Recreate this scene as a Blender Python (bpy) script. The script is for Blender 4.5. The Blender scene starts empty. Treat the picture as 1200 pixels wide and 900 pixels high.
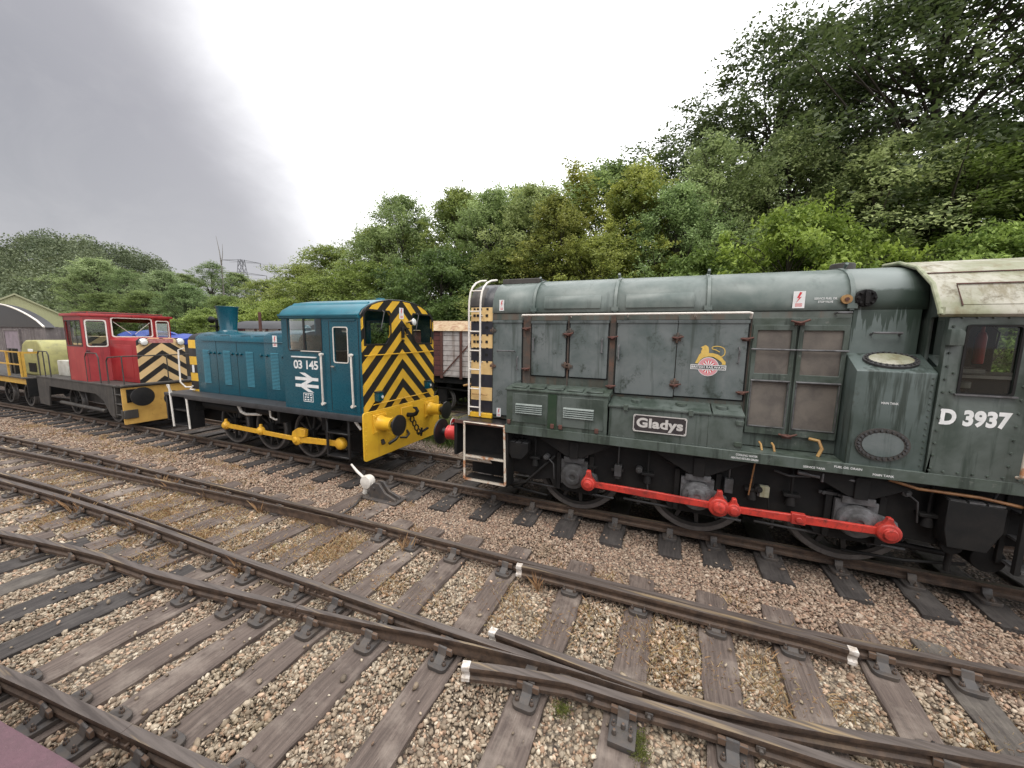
import bpy, bmesh, math, random
import numpy as np
from mathutils import Vector
R = math.radians
PI = math.pi
scene = bpy.context.scene
COL = scene.collection
random.seed(7)
rng = np.random.default_rng(11)

# ------------------------------------------------------------------ mesh builder
def link(o):
    COL.objects.link(o)
    return o

def curve_mesh(cu):
    o = bpy.data.objects.new('tmp', cu)
    COL.objects.link(o)
    dg = bpy.context.evaluated_depsgraph_get()
    me = bpy.data.meshes.new_from_object(o.evaluated_get(dg))
    vs = [tuple(v.co) for v in me.vertices]
    fs = [tuple(p.vertices) for p in me.polygons]
    bpy.data.objects.remove(o)
    bpy.data.meshes.remove(me)
    bpy.data.curves.remove(cu)
    return vs, fs

def fill(loops, depth=0.0):
    cu = bpy.data.curves.new('tmp', 'CURVE')
    cu.dimensions = '2D'
    cu.fill_mode = 'BOTH'
    cu.extrude = depth / 2
    for lp in loops:
        s = cu.splines.new('POLY')
        s.points.add(len(lp) - 1)
        for i, (x, y) in enumerate(lp):
            s.points[i].co = (x, y, 0, 1)
        s.use_cyclic_u = True
    return curve_mesh(cu)

def glyphs(txt, bold=0.0, spacing=1.0):
    cu = bpy.data.curves.new('tmp', 'FONT')
    cu.body = txt
    cu.size = 1.0
    cu.offset = bold
    cu.space_character = spacing
    cu.resolution_u = 4
    return curve_mesh(cu)

def rr(x0, x1, y0, y1, r=0.05, n=5):
    pts = []
    for cx, cy, a0 in ((x1 - r, y1 - r, 0), (x0 + r, y1 - r, 90), (x0 + r, y0 + r, 180), (x1 - r, y0 + r, 270)):
        for i in range(n + 1):
            a = R(a0 + 90 * i / n)
            pts.append((cx + r * math.cos(a), cy + r * math.sin(a)))
    return pts

def circ(cx, cy, rx, ry=None, n=24):
    ry = ry or rx
    return [(cx + rx * math.cos(2 * PI * i / n), cy + ry * math.sin(2 * PI * i / n)) for i in range(n)]

# maps from a flat (u, v, w) sheet to the world: w points out of the face
def near(y):      # face looking towards -Y
    return lambda u, v, w: (u, y - w, v)
def east(x):      # face looking towards +X
    return lambda u, v, w: (x + w, u, v)
def west(x):
    return lambda u, v, w: (x - w, u, v)
def up(z):
    return lambda u, v, w: (u, v, z + w)

class MB:
    def __init__(s):
        s.v, s.f, s.m, s.s = [], [], [], []
    def add(s, vs, fs, m=0, smooth=False):
        b = len(s.v)
        s.v += [tuple(v) for v in vs]
        for f in fs:
            s.f.append(tuple(i + b for i in f)); s.m.append(m); s.s.append(smooth)
        return s
    def box(s, x0, x1, y0, y1, z0, z1, m=0):
        v = [(x, y, z) for x in (x0, x1) for y in (y0, y1) for z in (z0, z1)]
        return s.add(v, [(0, 1, 3, 2), (4, 6, 7, 5), (0, 4, 5, 1), (2, 3, 7, 6), (0, 2, 6, 4), (1, 5, 7, 3)], m)
    def prism(s, poly, ax, a, b, m=0, smooth=False):
        n = len(poly)
        def P(p, t):
            return (t, p[0], p[1]) if ax == 'x' else (p[0], t, p[1]) if ax == 'y' else (p[0], p[1], t)
        v = [P(p, a) for p in poly] + [P(p, b) for p in poly]
        s.add(v, [tuple(range(n)), tuple(range(2 * n - 1, n - 1, -1))], m)
        return s.add(v, [(i, (i + 1) % n, n + (i + 1) % n, n + i) for i in range(n)], m, smooth)
    def cyl(s, p0, p1, r0, r1=None, n=16, m=0, caps=True):
        r1 = r0 if r1 is None else r1
        return s.tube([p0, p1], [r0, r1], n, m, caps)
    def tube(s, pts, r, n=8, m=0, caps=True):
        pts = [Vector(p) for p in pts]
        k = len(pts)
        rs = r if isinstance(r, (list, tuple)) else [r] * k
        rings = []
        prev = None
        for i, p in enumerate(pts):
            d = (pts[min(i + 1, k - 1)] - pts[max(i - 1, 0)])
            d = d.normalized() if d.length > 1e-9 else Vector((0, 0, 1))
            if prev is None:
                a = d.orthogonal().normalized()
            else:
                a = prev - d * prev.dot(d)
                a = a.normalized() if a.length > 1e-6 else d.orthogonal().normalized()
            prev = a
            b = d.cross(a)
            rings.append([p + (a * math.cos(2 * PI * j / n) + b * math.sin(2 * PI * j / n)) * rs[i] for j in range(n)])
        v = [q for rg in rings for q in rg]
        f = [(i * n + j, i * n + (j + 1) % n, (i + 1) * n + (j + 1) % n, (i + 1) * n + j) for i in range(k - 1) for j in range(n)]
        s.add(v, f, m, True)
        if caps:
            s.add(rings[0], [tuple(range(n - 1, -1, -1))], m)
            s.add(rings[-1], [tuple(range(n))], m)
        return s
    def lathe(s, c, ax, prof, n=24, m=0):
        v = []
        for r, h in prof:
            for j in range(n):
                a = 2 * PI * j / n
                q = (r * math.cos(a), r * math.sin(a))
                o = (h, q[0], q[1]) if ax == 'x' else (q[0], h, q[1]) if ax == 'y' else (q[0], q[1], h)
                v.append((c[0] + o[0], c[1] + o[1], c[2] + o[2]))
        k = len(prof)
        f = [(i * n + j, i * n + (j + 1) % n, (i + 1) * n + (j + 1) % n, (i + 1) * n + j) for i in range(k - 1) for j in range(n)]
        s.add(v, f, m, True)
        if prof[0] == prof[-1]: return s
        if prof[0][0] > 1e-4: s.add(v[:n], [tuple(range(n))], m)
        if prof[-1][0] > 1e-4: s.add(v[-n:], [tuple(range(n))], m)
        return s
    def sheet(s, loops, mp, w0=0.0, w1=None, m=0):
        """flat shape (outer loops and holes), thickness from w0 to w1 along the face normal"""
        d = 0.0 if w1 is None else abs(w1 - w0)
        c = w0 if w1 is None else (w0 + w1) / 2
        vs, fs = fill(loops, d)
        return s.add([mp(x, y, z + c) for x, y, z in vs], fs, m)
    def text(s, txt, mp, u0, u1, vc, h=None, w=0.003, m=0, bold=0.0, spacing=1.0):
        vs, fs = glyphs(txt, bold, spacing)
        xs = [v[0] for v in vs]; ys = [v[1] for v in vs]
        sx = (u1 - u0) / (max(xs) - min(xs))
        sy = sx if h is None else h / (max(ys) - min(ys))
        ym = (max(ys) + min(ys)) / 2
        return s.add([mp(u0 + (x - min(xs)) * sx, vc + (y - ym) * sy, w) for x, y, z in vs], fs, m)
    def bolts(s, pts, mp, r=0.014, h=0.012, m=0, n=6):
        for (u, v) in pts:
            a = [mp(u + r * math.cos(2 * PI * i / n), v + r * math.sin(2 * PI * i / n), 0) for i in range(n)]
            b = [mp(u + .75 * r * math.cos(2 * PI * i / n), v + .75 * r * math.sin(2 * PI * i / n), h) for i in range(n)]
            s.add(a + b, [(i, (i + 1) % n, n + (i + 1) % n, n + i) for i in range(n)] + [tuple(range(n, 2 * n))], m, True)
        return s
    def build(s, name, mats, parent=None, bevel=0.0, seg=1, angle=38, **props):
        me = bpy.data.meshes.new(name)
        off = parent_loc(parent) if parent else (0, 0, 0)
        me.from_pydata([(x - off[0], y - off[1], z - off[2]) for x, y, z in s.v], [], s.f)
        mats = mats if isinstance(mats, (list, tuple)) else [mats]
        for mt in mats: me.materials.append(mt)
        for p, i, sm in zip(me.polygons, s.m, s.s):
            p.material_index = i; p.use_smooth = sm
        bm = bmesh.new(); bm.from_mesh(me)
        bmesh.ops.remove_doubles(bm, verts=bm.verts, dist=1e-5)
        bmesh.ops.recalc_face_normals(bm, faces=bm.faces)
        if bevel:
            es = [e for e in bm.edges if len(e.link_faces) == 2 and e.calc_face_angle(0) > R(angle)]
            bmesh.ops.bevel(bm, geom=es, offset=bevel, segments=seg, affect='EDGES', profile=.6, clamp_overlap=True)
        bm.to_mesh(me); bm.free()
        if bevel:
            for p in me.polygons: p.use_smooth = True
        me.set_sharp_from_angle(angle=R(angle))
        o = link(bpy.data.objects.new(name, me))
        if parent: o.parent = parent
        for k, v in props.items(): o[k] = v
        return o

def split_clusters(o, gap):
    """one object per separate piece: islands whose boxes lie within gap of each other stay together"""
    me = o.data; n = len(me.vertices)
    co = np.empty(n * 3); me.vertices.foreach_get('co', co); co = co.reshape(-1, 3)
    par = list(range(n))
    def find(i):
        while par[i] != i:
            par[i] = par[par[i]]; i = par[i]
        return i
    for e in me.edges:
        a, b = find(e.vertices[0]), find(e.vertices[1])
        if a != b: par[a] = b
    lab = np.array([find(i) for i in range(n)])
    ids = list(dict.fromkeys(lab.tolist()))
    if len(ids) < 2: return
    bx = [(co[lab == i].min(0) - gap / 2, co[lab == i].max(0) + gap / 2) for i in ids]
    grp = list(range(len(ids)))
    def gf(i):
        while grp[i] != i: i = grp[i]
        return i
    for i in range(len(ids)):
        for j in range(i):
            if (bx[i][0] <= bx[j][1]).all() and (bx[j][0] <= bx[i][1]).all():
                a, b = gf(i), gf(j)
                if a != b: grp[a] = b
    key = {i: gf(k) for k, i in enumerate(ids)}
    kinds = list(dict.fromkeys(key.values()))
    if len(kinds) < 2: return
    for t_, kk in enumerate(kinds):
        bm = bmesh.new(); bm.from_mesh(me); bm.verts.ensure_lookup_table()
        bmesh.ops.delete(bm, geom=[v for v in bm.verts if key[int(lab[v.index])] != kk], context='VERTS')
        m2 = bpy.data.meshes.new(me.name)
        for mt in me.materials: m2.materials.append(mt)
        bm.to_mesh(m2); bm.free(); m2.set_sharp_from_angle(angle=R(38))
        if t_ == 0: first = m2
        else:
            c = link(bpy.data.objects.new(o.name.split('.')[0], m2)); c.parent = o.parent
    o.data = first

def parent_loc(p):
    x = Vector((0, 0, 0))
    while p is not None:
        x += p.location; p = p.parent
    return x

def thing(name, loc, label, cat, group=None):
    o = link(bpy.data.objects.new(name, None))
    o.empty_display_size = .3
    o.location = loc
    o['label'] = label; o['category'] = cat
    if group: o['group'] = group
    return o

def tag(o, label, cat, group=None):
    o['label'] = label; o['category'] = cat
    if group: o['group'] = group
    return o

def np_mesh(name, verts, faces, mats, tone=None, k=None):
    verts = np.asarray(verts, np.float32); faces = np.asarray(faces, np.int32)
    k = faces.shape[1]; nf = len(faces)
    me = bpy.data.meshes.new(name)
    me.vertices.add(len(verts)); me.vertices.foreach_set('co', verts.ravel())
    me.loops.add(nf * k); me.loops.foreach_set('vertex_index', faces.ravel())
    me.polygons.add(nf)
    me.polygons.foreach_set('loop_start', np.arange(0, nf * k, k, dtype=np.int32))
    me.polygons.foreach_set('loop_total', np.full(nf, k, np.int32))
    for m in (mats if isinstance(mats, (list, tuple)) else [mats]): me.materials.append(m)
    if tone is not None:
        a = me.attributes.new('tone', 'FLOAT', 'FACE')
        a.data.foreach_set('value', np.asarray(tone, np.float32))
    me.update(calc_edges=True)
    return me

# ------------------------------------------------------------------ materials
class NT:
    def __init__(s, name):
        s.mat = bpy.data.materials.new(name); s.mat.use_nodes = True
        s.t = s.mat.node_tree; s.t.nodes.clear()
        s.out = s.t.nodes.new('ShaderNodeOutputMaterial')
    def n(s, typ, ins=None, **kw):
        nd = s.t.nodes.new('ShaderNode' + typ)
        for k, v in kw.items(): setattr(nd, k, v)
        for k, v in (ins or {}).items():
            if hasattr(v, 'is_output'): s.t.links.new(v, nd.inputs[k])
            else: nd.inputs[k].default_value = v
        return nd
    def math(s, op, a, b=None, clamp=False):
        nd = s.n('Math', {0: a} if b is None else {0: a, 1: b}, operation=op); nd.use_clamp = clamp
        return nd.outputs[0]
    def mix(s, f, a, b, blend='MIX'):
        nd = s.t.nodes.new('ShaderNodeMix'); nd.data_type = 'RGBA'; nd.blend_type = blend
        for i, v in ((0, f), (6, a), (7, b)):
            if hasattr(v, 'is_output'): s.t.links.new(v, nd.inputs[i])
            else: nd.inputs[i].default_value = v if i == 0 else c4(v)
        return nd.outputs[2]
    def pos(s):
        return s.n('NewGeometry').outputs['Position']
    def sep(s, v):
        return s.n('SeparateXYZ', {0: v}).outputs
    def scale(s, v, sc):
        return s.n('Mapping', {'Vector': v, 'Scale': sc}).outputs[0]
    def noise(s, v, sc, det=5, rough=.6, dist=0.0):
        return s.n('TexNoise', {'Vector': v, 'Scale': sc, 'Detail': det, 'Roughness': rough, 'Distortion': dist}).outputs[0]
    def ramp(s, f, a, b):
        return s.n('MapRange', {0: f, 1: a, 2: b, 3: 0.0, 4: 1.0}).outputs[0]
    def bump(s, h, st=.3, dist=.01):
        return s.n('Bump', {'Height': h, 'Strength': st, 'Distance': dist}).outputs[0]
    def pbsdf(s, col, rough=.6, metal=0.0, spec=.5, normal=None, coat=0.0, **ex):
        ins = {'Base Color': col if hasattr(col, 'is_output') else c4(col), 'Roughness': rough, 'Metallic': metal, 'Specular IOR Level': spec, 'Coat Weight': coat}
        if normal is not None: ins['Normal'] = normal
        ins.update(ex)
        nd = s.n('BsdfPrincipled', ins)
        s.t.links.new(nd.outputs[0], s.out.inputs[0])
        return nd

def c4(c):
    return (c[0], c[1], c[2], 1.0) if len(c) == 3 else c

def mat(name, base, rough=.55, metal=0.0, var=None, vs=2.5, vlo=.4, vhi=.65, streak=None, slo=.52, shi=.62, sfac=.8, dirt=None, dlo=.55, dhi=.75, ds=9, bump=.15, bs=40, spec=.5, coat=0.0, rvar=.12, zdirt=None):
    """painted / weathered surface: large blotches, vertical streaks, small spots of dirt, fine bump"""
    t = NT(name); p = t.pos()
    col = c4(base)
    big = t.noise(p, vs, 6, .62, .3)
    if var: col = t.mix(t.ramp(big, vlo, vhi), col, var)
    if streak:
        sn = t.noise(t.scale(p, (7, 7, .55)), 1.0, 5, .65)
        col = t.mix(t.math('MULTIPLY', t.ramp(sn, slo, shi), sfac), col, streak)
    fine = t.noise(p, bs, 4, .7)
    if dirt:
        dn = t.noise(p, ds, 6, .75, .2)
        col = t.mix(t.ramp(dn, dlo, dhi), col, dirt)
    if zdirt:       # (z0, z1, colour): road dirt climbing from below
        z = t.sep(p)[2]
        zz = t.math('ADD', z, t.math('MULTIPLY', t.math('SUBTRACT', big, .5), .5))
        col = t.mix(t.math('MULTIPLY', t.math('SUBTRACT', 1.0, t.ramp(zz, zdirt[0], zdirt[1])), zdirt[3] if len(zdirt) > 3 else .7), col, zdirt[2])
    rg = t.math('ADD', rough - rvar / 2, t.math('MULTIPLY', fine, rvar))
    t.pbsdf(col, rg, metal, spec, t.bump(fine, bump, .004) if bump else None, coat)
    return t.mat

def glass_mat(name, tint=(.86, .9, .88), refl=.03):
    t = NT(name)
    tr = t.n('BsdfTransparent', {0: c4(tint)})
    gl = t.n('BsdfGlossy', {'Color': (.9, .9, .9, 1), 'Roughness': .03})
    fr = t.n('LayerWeight', {'Blend': .2}).outputs['Fresnel']
    f = t.math('ADD', t.math('MULTIPLY', fr, .55), refl, True)
    mx = t.n('MixShader', {0: f, 1: tr.outputs[0], 2: gl.outputs[0]})
    t.t.links.new(mx.outputs[0], t.out.inputs[0])
    return t.mat

M = {}
GR, DG = (.096, .115, .104), (.038, .053, .042)
M['green'] = mat('weathered_green_paint', GR, .42, var=DG, vs=1.7, vlo=.42, vhi=.62, streak=(.026, .04, .03), slo=.53, shi=.63, sfac=.8, dirt=(.05, .045, .035), dlo=.64, dhi=.8, ds=14, bump=.12, bs=30)
M['door'] = mat('faded_grey_green_paint', (.145, .164, .162), .42, var=(.08, .104, .1), vs=2.0, vlo=.42, vhi=.66, streak=(.05, .064, .056), slo=.54, shi=.66, sfac=.8, dirt=(.035, .046, .038), dlo=.56, dhi=.68, ds=4, bump=.14, bs=25)
M['green_low'] = mat('mossy_green_paint', (.083, .103, .09), .5, var=(.042, .058, .042), vs=3, streak=(.022, .031, .024), slo=.52, shi=.6, sfac=.8, dirt=(.16, .17, .15), dlo=.6, dhi=.75, ds=8, bump=.15)
M['roofgreen'] = mat('sky_lit_green_paint', (.155, .182, .168), .42, var=(.085, .115, .104), vs=2, streak=(.08, .1, .09), slo=.55, shi=.65, sfac=.6, dirt=(.05, .055, .045), dlo=.66, dhi=.78, ds=10, bump=.1, bs=20)  # sky reflection on the hood top put into a paler green
M['seam'] = mat('rusty_seam', (.07, .058, .048), .75, var=(.12, .068, .046), vs=5, vlo=.48, vhi=.66, dirt=(.03, .03, .028), ds=20, bump=.3)
M['rust'] = mat('rust', (.11, .045, .034), .85, var=(.07, .035, .028), vs=12, dirt=(.2, .09, .05), ds=30, bump=.4)
M['blackgap'] = mat('black_gap', (.012, .012, .012), .9, bump=0)
M['mesh'] = mat('brown_gauze', (.155, .135, .115), .85, var=(.1, .088, .078), vs=4, bump=.6, bs=220)
M['under'] = mat('oily_black_frame', (.009, .009, .0092), .66, var=(.016, .0145, .0135), vs=4, dirt=(.03, .023, .019), ds=10, dlo=.6, dhi=.85, bump=.3, bs=25, spec=.25)
M['steelgrey'] = mat('worn_grey_steel', (.16, .16, .165), .42, .3, var=(.07, .068, .068), vs=8, dirt=(.04, .035, .03), ds=18, bump=.2)
M['spoke'] = mat('grimy_black_wheel', (.02, .019, .018), .55, var=(.03, .027, .025), vs=6, dirt=(.05, .04, .034), ds=12, bump=.2)
M['tyre'] = mat('tyre_steel', (.12, .112, .106), .45, .4, var=(.16, .15, .145), vs=9, dirt=(.05, .035, .028), ds=14, bump=.2)
M['rodred'] = mat('red_rod_paint', (.52, .042, .028), .5, var=(.34, .03, .022), vs=4, vlo=.45, vhi=.6, dirt=(.14, .025, .018), dlo=.5, dhi=.68, ds=11, bump=.12)
M['rodyellow'] = mat('yellow_rod_paint', (.72, .4, .03), .45, var=(.58, .3, .03), vs=6, dirt=(.2, .12, .03), dlo=.63, dhi=.8, ds=16, bump=.12)
M['white'] = mat('off_white_paint', (.74, .7, .64), .5, var=(.6, .56, .5), vs=5, dirt=(.3, .2, .13), dlo=.66, dhi=.8, ds=25, bump=.1)
M['letter'] = mat('white_lettering', (.78, .78, .77), .5, var=(.66, .67, .66), vs=12, bump=.05)
M['silver'] = mat('silver_lettering', (.62, .6, .57), .4, .2, var=(.5, .48, .46), vs=12, bump=.05)
M['plate'] = mat('nameplate_black', (.035, .03, .032), .4, var=(.05, .042, .04), vs=8, bump=.08)
M['rustwhite'] = mat('rusty_white_paint', (.6, .54, .45), .6, var=(.42, .2, .1), vs=6, vlo=.5, vhi=.6, dirt=(.2, .08, .045), ds=20, dlo=.6, dhi=.75, bump=.25)
M['cream'] = mat('peeling_cream_roof', (.4, .385, .32), .62, var=(.23, .235, .15), vs=1.9, vlo=.42, vhi=.6, streak=(.17, .14, .07), slo=.5, shi=.64, sfac=.75, dirt=(.12, .1, .055), dlo=.54, dhi=.7, ds=6, bump=.2)
M['lichen'] = mat('lichen_cream', (.34, .35, .24), .7, var=(.16, .19, .1), vs=6, bump=.25)
M['blue'] = mat('rail_blue_paint', (.004, .078, .112), .28, var=(.005, .064, .094), vs=2, dirt=(.012, .05, .07), dlo=.66, dhi=.85, ds=12, bump=.06, coat=.2, spec=.45)
M['blueroof'] = mat('sky_lit_blue_roof', (.02, .15, .2), .33, var=(.015, .12, .165), vs=3, dirt=(.05, .14, .18), ds=12, bump=.08)  # roof blue paled to carry the sky it reflects
M['yellow'] = mat('warning_yellow', (.76, .46, .035), .38, var=(.68, .38, .03), vs=3, streak=(.5, .27, .05), slo=.6, shi=.72, sfac=.5, dirt=(.22, .13, .04), dlo=.68, dhi=.8, ds=22, bump=.1, coat=.1)
M['black'] = mat('black_paint', (.014, .014, .015), .38, var=(.022, .021, .021), vs=5, dirt=(.04, .036, .034), dlo=.62, dhi=.8, ds=15, bump=.1)
M['deck'] = mat('worn_black_deck', (.045, .046, .05), .45, var=(.028, .028, .03), vs=4, dirt=(.085, .08, .078), dlo=.6, dhi=.75, ds=8, bump=.15)
M['redbuf'] = mat('red_buffer_paint', (.55, .035, .03), .4, var=(.42, .03, .025), vs=7, dirt=(.16, .03, .02), ds=18, dlo=.6, dhi=.75, bump=.12)
M['red'] = mat('faded_maroon_paint', (.3, .016, .022), .38, var=(.36, .035, .035), vs=2, streak=(.16, .014, .016), slo=.56, shi=.68, sfac=.6, dirt=(.38, .1, .08), dlo=.66, dhi=.78, ds=10, bump=.12)
M['frame'] = mat('grimy_brown_frame', (.062, .056, .05), .65, var=(.035, .032, .03), vs=3, streak=(.09, .078, .066), slo=.54, shi=.66, dirt=(.11, .065, .04), dlo=.64, dhi=.78, bump=.25)
M['chrome'] = mat('chrome', (.7, .7, .7), .15, 1.0, bump=0)
M['lens'] = mat('lamp_lens', (.75, .76, .74), .12, 0, spec=.9, bump=0, rvar=.02)
M['greydark'] = mat('dull_dark_steel', (.06, .06, .062), .5, var=(.035, .034, .033), vs=8, bump=.2)
M['interior'] = mat('cab_interior', (.014, .014, .015), .7, var=(.022, .02, .019), bump=.1)
M['beige'] = mat('cab_beige', (.3, .28, .24), .6, var=(.2, .19, .17), vs=6, bump=.1)
M['glass'] = glass_mat('cab_glass')
M['midglass'] = glass_mat('darkened_cab_glass', (.6, .64, .62), .04)  # tint darkens the view inside, in place of cab shade
M['darkglass'] = glass_mat('dark_cab_glass', (.28, .31, .31), .05)
M['copper'] = mat('old_copper_pipe', (.3, .15, .06), .5, .2, var=(.18, .08, .035), vs=8, bump=.1)
M['brass'] = mat('yellow_pipe', (.42, .26, .09), .5, var=(.3, .16, .06), vs=8, bump=.1)
M['signred'] = mat('sign_red', (.6, .02, .03), .45, bump=0)
M['pink'] = mat('crest_pink', (.62, .28, .3), .5, bump=0)
M['gold'] = mat('crest_gold', (.68, .47, .12), .5, var=(.6, .4, .09), vs=30, bump=0)
# ------------------------------------------------------------------ ground
def terrain(x, y):
    x = np.asarray(x, float); y = np.asarray(y, float)
    s = np.clip((y - 7.5) / 17, 0, 1); s = s * s * (3 - 2 * s)
    h = -.243 + 1.7 * s
    h += 28 * np.exp(-(((x + 205) / 58) ** 2) - ((y - 58) / np.where(y < 58, 24, 48)) ** 2)
    h += 5 * np.clip((y - 60) / 200, 0, 1)
    h += np.where(y > 4, .12 * np.sin(x * .7) * np.sin(y * .9 + 1), 0)
    return h

def ballast_colour(t, p, cell):
    """stone by stone colours, greyer and oilier under the engines"""
    sx, sy, sz = t.sep(p)
    hue = t.math('FRACT', t.math('MULTIPLY', cell, 41.7))
    r = t.n('ValToRGB', {0: cell})
    cr = r.color_ramp
    cr.elements[0].color = (.115, .092, .07, 1); cr.elements[1].color = (.7, .62, .49, 1)
    for q, c in ((.2, (.195, .152, .11, 1)), (.4, (.3, .237, .168, 1)), (.6, (.39, .32, .235, 1)), (.8, (.51, .43, .325, 1))):
        e = cr.elements.new(q); e.color = c
    col = r.outputs[0]
    col = t.mix(t.math('MULTIPLY', t.ramp(hue, .76, .84), .5), col, t.mix(1.0, col, (1.2, .84, .7), 'MULTIPLY'))
    col = t.mix(t.math('MULTIPLY', t.math('LESS_THAN', hue, .22), .7), col, t.mix(1.0, col, (.72, .74, .76), 'MULTIPLY'))
    n = t.noise(p, .55, 4, .6)
    pk = t.math('MULTIPLY', t.ramp(t.math('ADD', sy, t.math('MULTIPLY', n, .8)), -2.5, -1.9), .55)
    col = t.mix(t.math('MAXIMUM', pk, t.math('MULTIPLY', t.ramp(n, .5, .75), .3)), col, t.mix(.6, col, (.31, .185, .145)))
    yy = t.math('ADD', sy, t.math('MULTIPLY', t.math('SUBTRACT', t.noise(p, 2.2, 4), .5), .5))
    oil = t.math('MULTIPLY', t.ramp(yy, -1.25, -.75), t.math('SUBTRACT', 1.0, t.ramp(yy, .9, 1.6)))
    col = t.mix(t.math('MULTIPLY', oil, .72), col, (.035, .03, .028))
    moss = t.math('MULTIPLY', t.ramp(t.noise(p, 1.3, 5, .7), .56, .72), .42)
    col = t.mix(moss, col, (.15, .115, .06))
    return col

def ground_mat():
    t = NT('ballast_and_turf'); p = t.pos()
    sx, sy, sz = t.sep(p)
    v = t.n('TexVoronoi', {'Vector': t.scale(p, (1, 1, .3)), 'Scale': 23.0, 'Randomness': 1.0})
    cell = t.n('SeparateColor', {0: v.outputs['Color']}).outputs[0]
    stone = ballast_colour(t, p, cell)
    edge = t.ramp(v.outputs['Distance'], .35, .62)
    stone = t.mix(t.math('MULTIPLY', edge, .75), stone, (.03, .025, .022))
    fines = t.noise(p, 60, 5, .8)
    g1 = t.noise(p, 1.4, 6, .7)
    turf = t.mix(t.ramp(g1, .35, .65), (.035, .06, .015), (.11, .115, .035))
    turf = t.mix(t.ramp(fines, .4, .7), turf, t.mix(.6, turf, (.02, .028, .01)))
    far = t.ramp(t.math('ADD', sy, t.math('MULTIPLY', t.math('SUBTRACT', g1, .5), 2.4)), 2.0, 2.5)
    track2 = t.math('MULTIPLY', t.ramp(sy, 4.6, 5.2), t.math('SUBTRACT', 1.0, t.ramp(sy, 8.0, 8.6)))
    gf = t.math('MULTIPLY', far, t.math('SUBTRACT', 1.0, t.math('MULTIPLY', track2, .45)))
    col = t.mix(gf, stone, turf)
    h = t.math('ADD', t.math('MULTIPLY', t.math('SUBTRACT', 1.0, v.outputs['Distance']), 1.0), t.math('MULTIPLY', fines, .35))
    t.pbsdf(col, .85, 0, .3, t.bump(h, .9, .035))
    return t.mat
M['ground'] = ground_mat()

def stone_mat():
    t = NT('ballast_stone'); p = t.pos()
    at = t.n('Attribute', attribute_name='tone').outputs['Fac']
    col = ballast_colour(t, p, at)
    n = t.noise(p, 70, 4, .7)
    col = t.mix(t.math('MULTIPLY', t.ramp(n, .45, .75), .4), col, (.09, .07, .055))
    t.pbsdf(col, .8, 0, .35, t.bump(n, .35, .006))
    return t.mat
M['stone'] = stone_mat()

xs = np.concatenate([np.linspace(-620, -130, 36), np.linspace(-120, 30, 76), np.linspace(45, 420, 18)])
ys = np.concatenate([np.linspace(-300, -40, 9), np.linspace(-30, 6, 19), np.linspace(7, 40, 34), np.linspace(46, 640, 44)])
gx, gy = np.meshgrid(xs, ys, indexing='ij')
gz = terrain(gx, gy)
nv = np.stack([gx, gy, gz], -1).reshape(-1, 3)
ni, nj = len(xs), len(ys)
idx = np.arange(ni * nj).reshape(ni, nj)
fc = np.stack([idx[:-1, :-1], idx[1:, :-1], idx[1:, 1:], idx[:-1, 1:]], -1).reshape(-1, 4)
gm = np_mesh('ground', nv, fc, M['ground'])
gm.polygons.foreach_set('use_smooth', [True] * len(gm.polygons))
g = link(bpy.data.objects.new('ground', gm)); g['kind'] = 'structure'

# ------------------------------------------------------------------ track
def timber_mat(name, a, b, c, moss=False):
    t = NT(name); p = t.pos()
    oi = t.n('ObjectInfo').outputs
    rnd = oi['Random']
    q = t.n('VectorMath', {0: p, 1: rnd}, operation='ADD').outputs[0]
    grain = t.noise(t.scale(q, (38, 2.2, 20)), 1.0, 6, .7)
    blot = t.noise(q, 2.6, 5, .65)
    col = t.mix(t.ramp(grain, .36, .62), b, a)
    col = t.mix(t.ramp(blot, .5, .7), col, t.mix(.6, col, c))
    scr = t.noise(t.scale(q, (60, 3.5, 20)), 1.0, 4, .8)
    col = t.mix(t.math('MULTIPLY', t.ramp(scr, .6, .72), .6), col, c)
    col = t.mix(t.math('MULTIPLY', t.ramp(rnd, .0, 1.0), .35), col, t.mix(.5, col, b))
    if moss:
        col = t.mix(t.math('MULTIPLY', t.ramp(t.noise(p, 6, 4), .56, .68), .7), col, (.16, .17, .05))
    t.pbsdf(col, .75, 0, .3, t.bump(t.math('ADD', grain, t.math('MULTIPLY', scr, .6)), .7, .012))
    return t.mat
M['timber'] = timber_mat('weathered_timber', (.152, .118, .1), (.078, .06, .052), (.31, .26, .22))
M['timberdark'] = timber_mat('creosoted_timber', (.066, .058, .054), (.034, .03, .029), (.12, .108, .1))
M['timbergrey'] = timber_mat('grey_timber', (.115, .1, .088), (.06, .052, .046), (.22, .195, .165))

def rail_mat():
    t = NT('rusty_rail'); p = t.pos()
    nz = t.sep(t.n('NewGeometry').outputs['Normal'])[2]
    n = t.noise(p, 9, 6, .7); f = t.noise(p, 60, 4, .7)
    side = t.mix(t.ramp(n, .38, .62), (.05, .034, .026), (.105, .068, .047))
    side = t.mix(t.ramp(f, .55, .75), side, (.028, .022, .019))
    top = t.mix(t.ramp(t.noise(t.scale(p, (1.5, 30, 1)), 1, 4), .4, .65), (.13, .108, .096), (.065, .052, .046))
    top = t.mix(t.math('MULTIPLY', t.ramp(t.noise(t.scale(p, (.5, 9, 1)), 1.3, 4), .55, .66), .75), top, (.34, .25, .14))
    k = t.ramp(nz, .8, .97)
    col = t.mix(k, side, top)
    t.pbsdf(col, t.math('SUBTRACT', .72, t.math('MULTIPLY', k, .3)), t.math('MULTIPLY', k, .2), .4, t.bump(f, .3, .004))
    return t.mat
M['rail'] = rail_mat()
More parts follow.
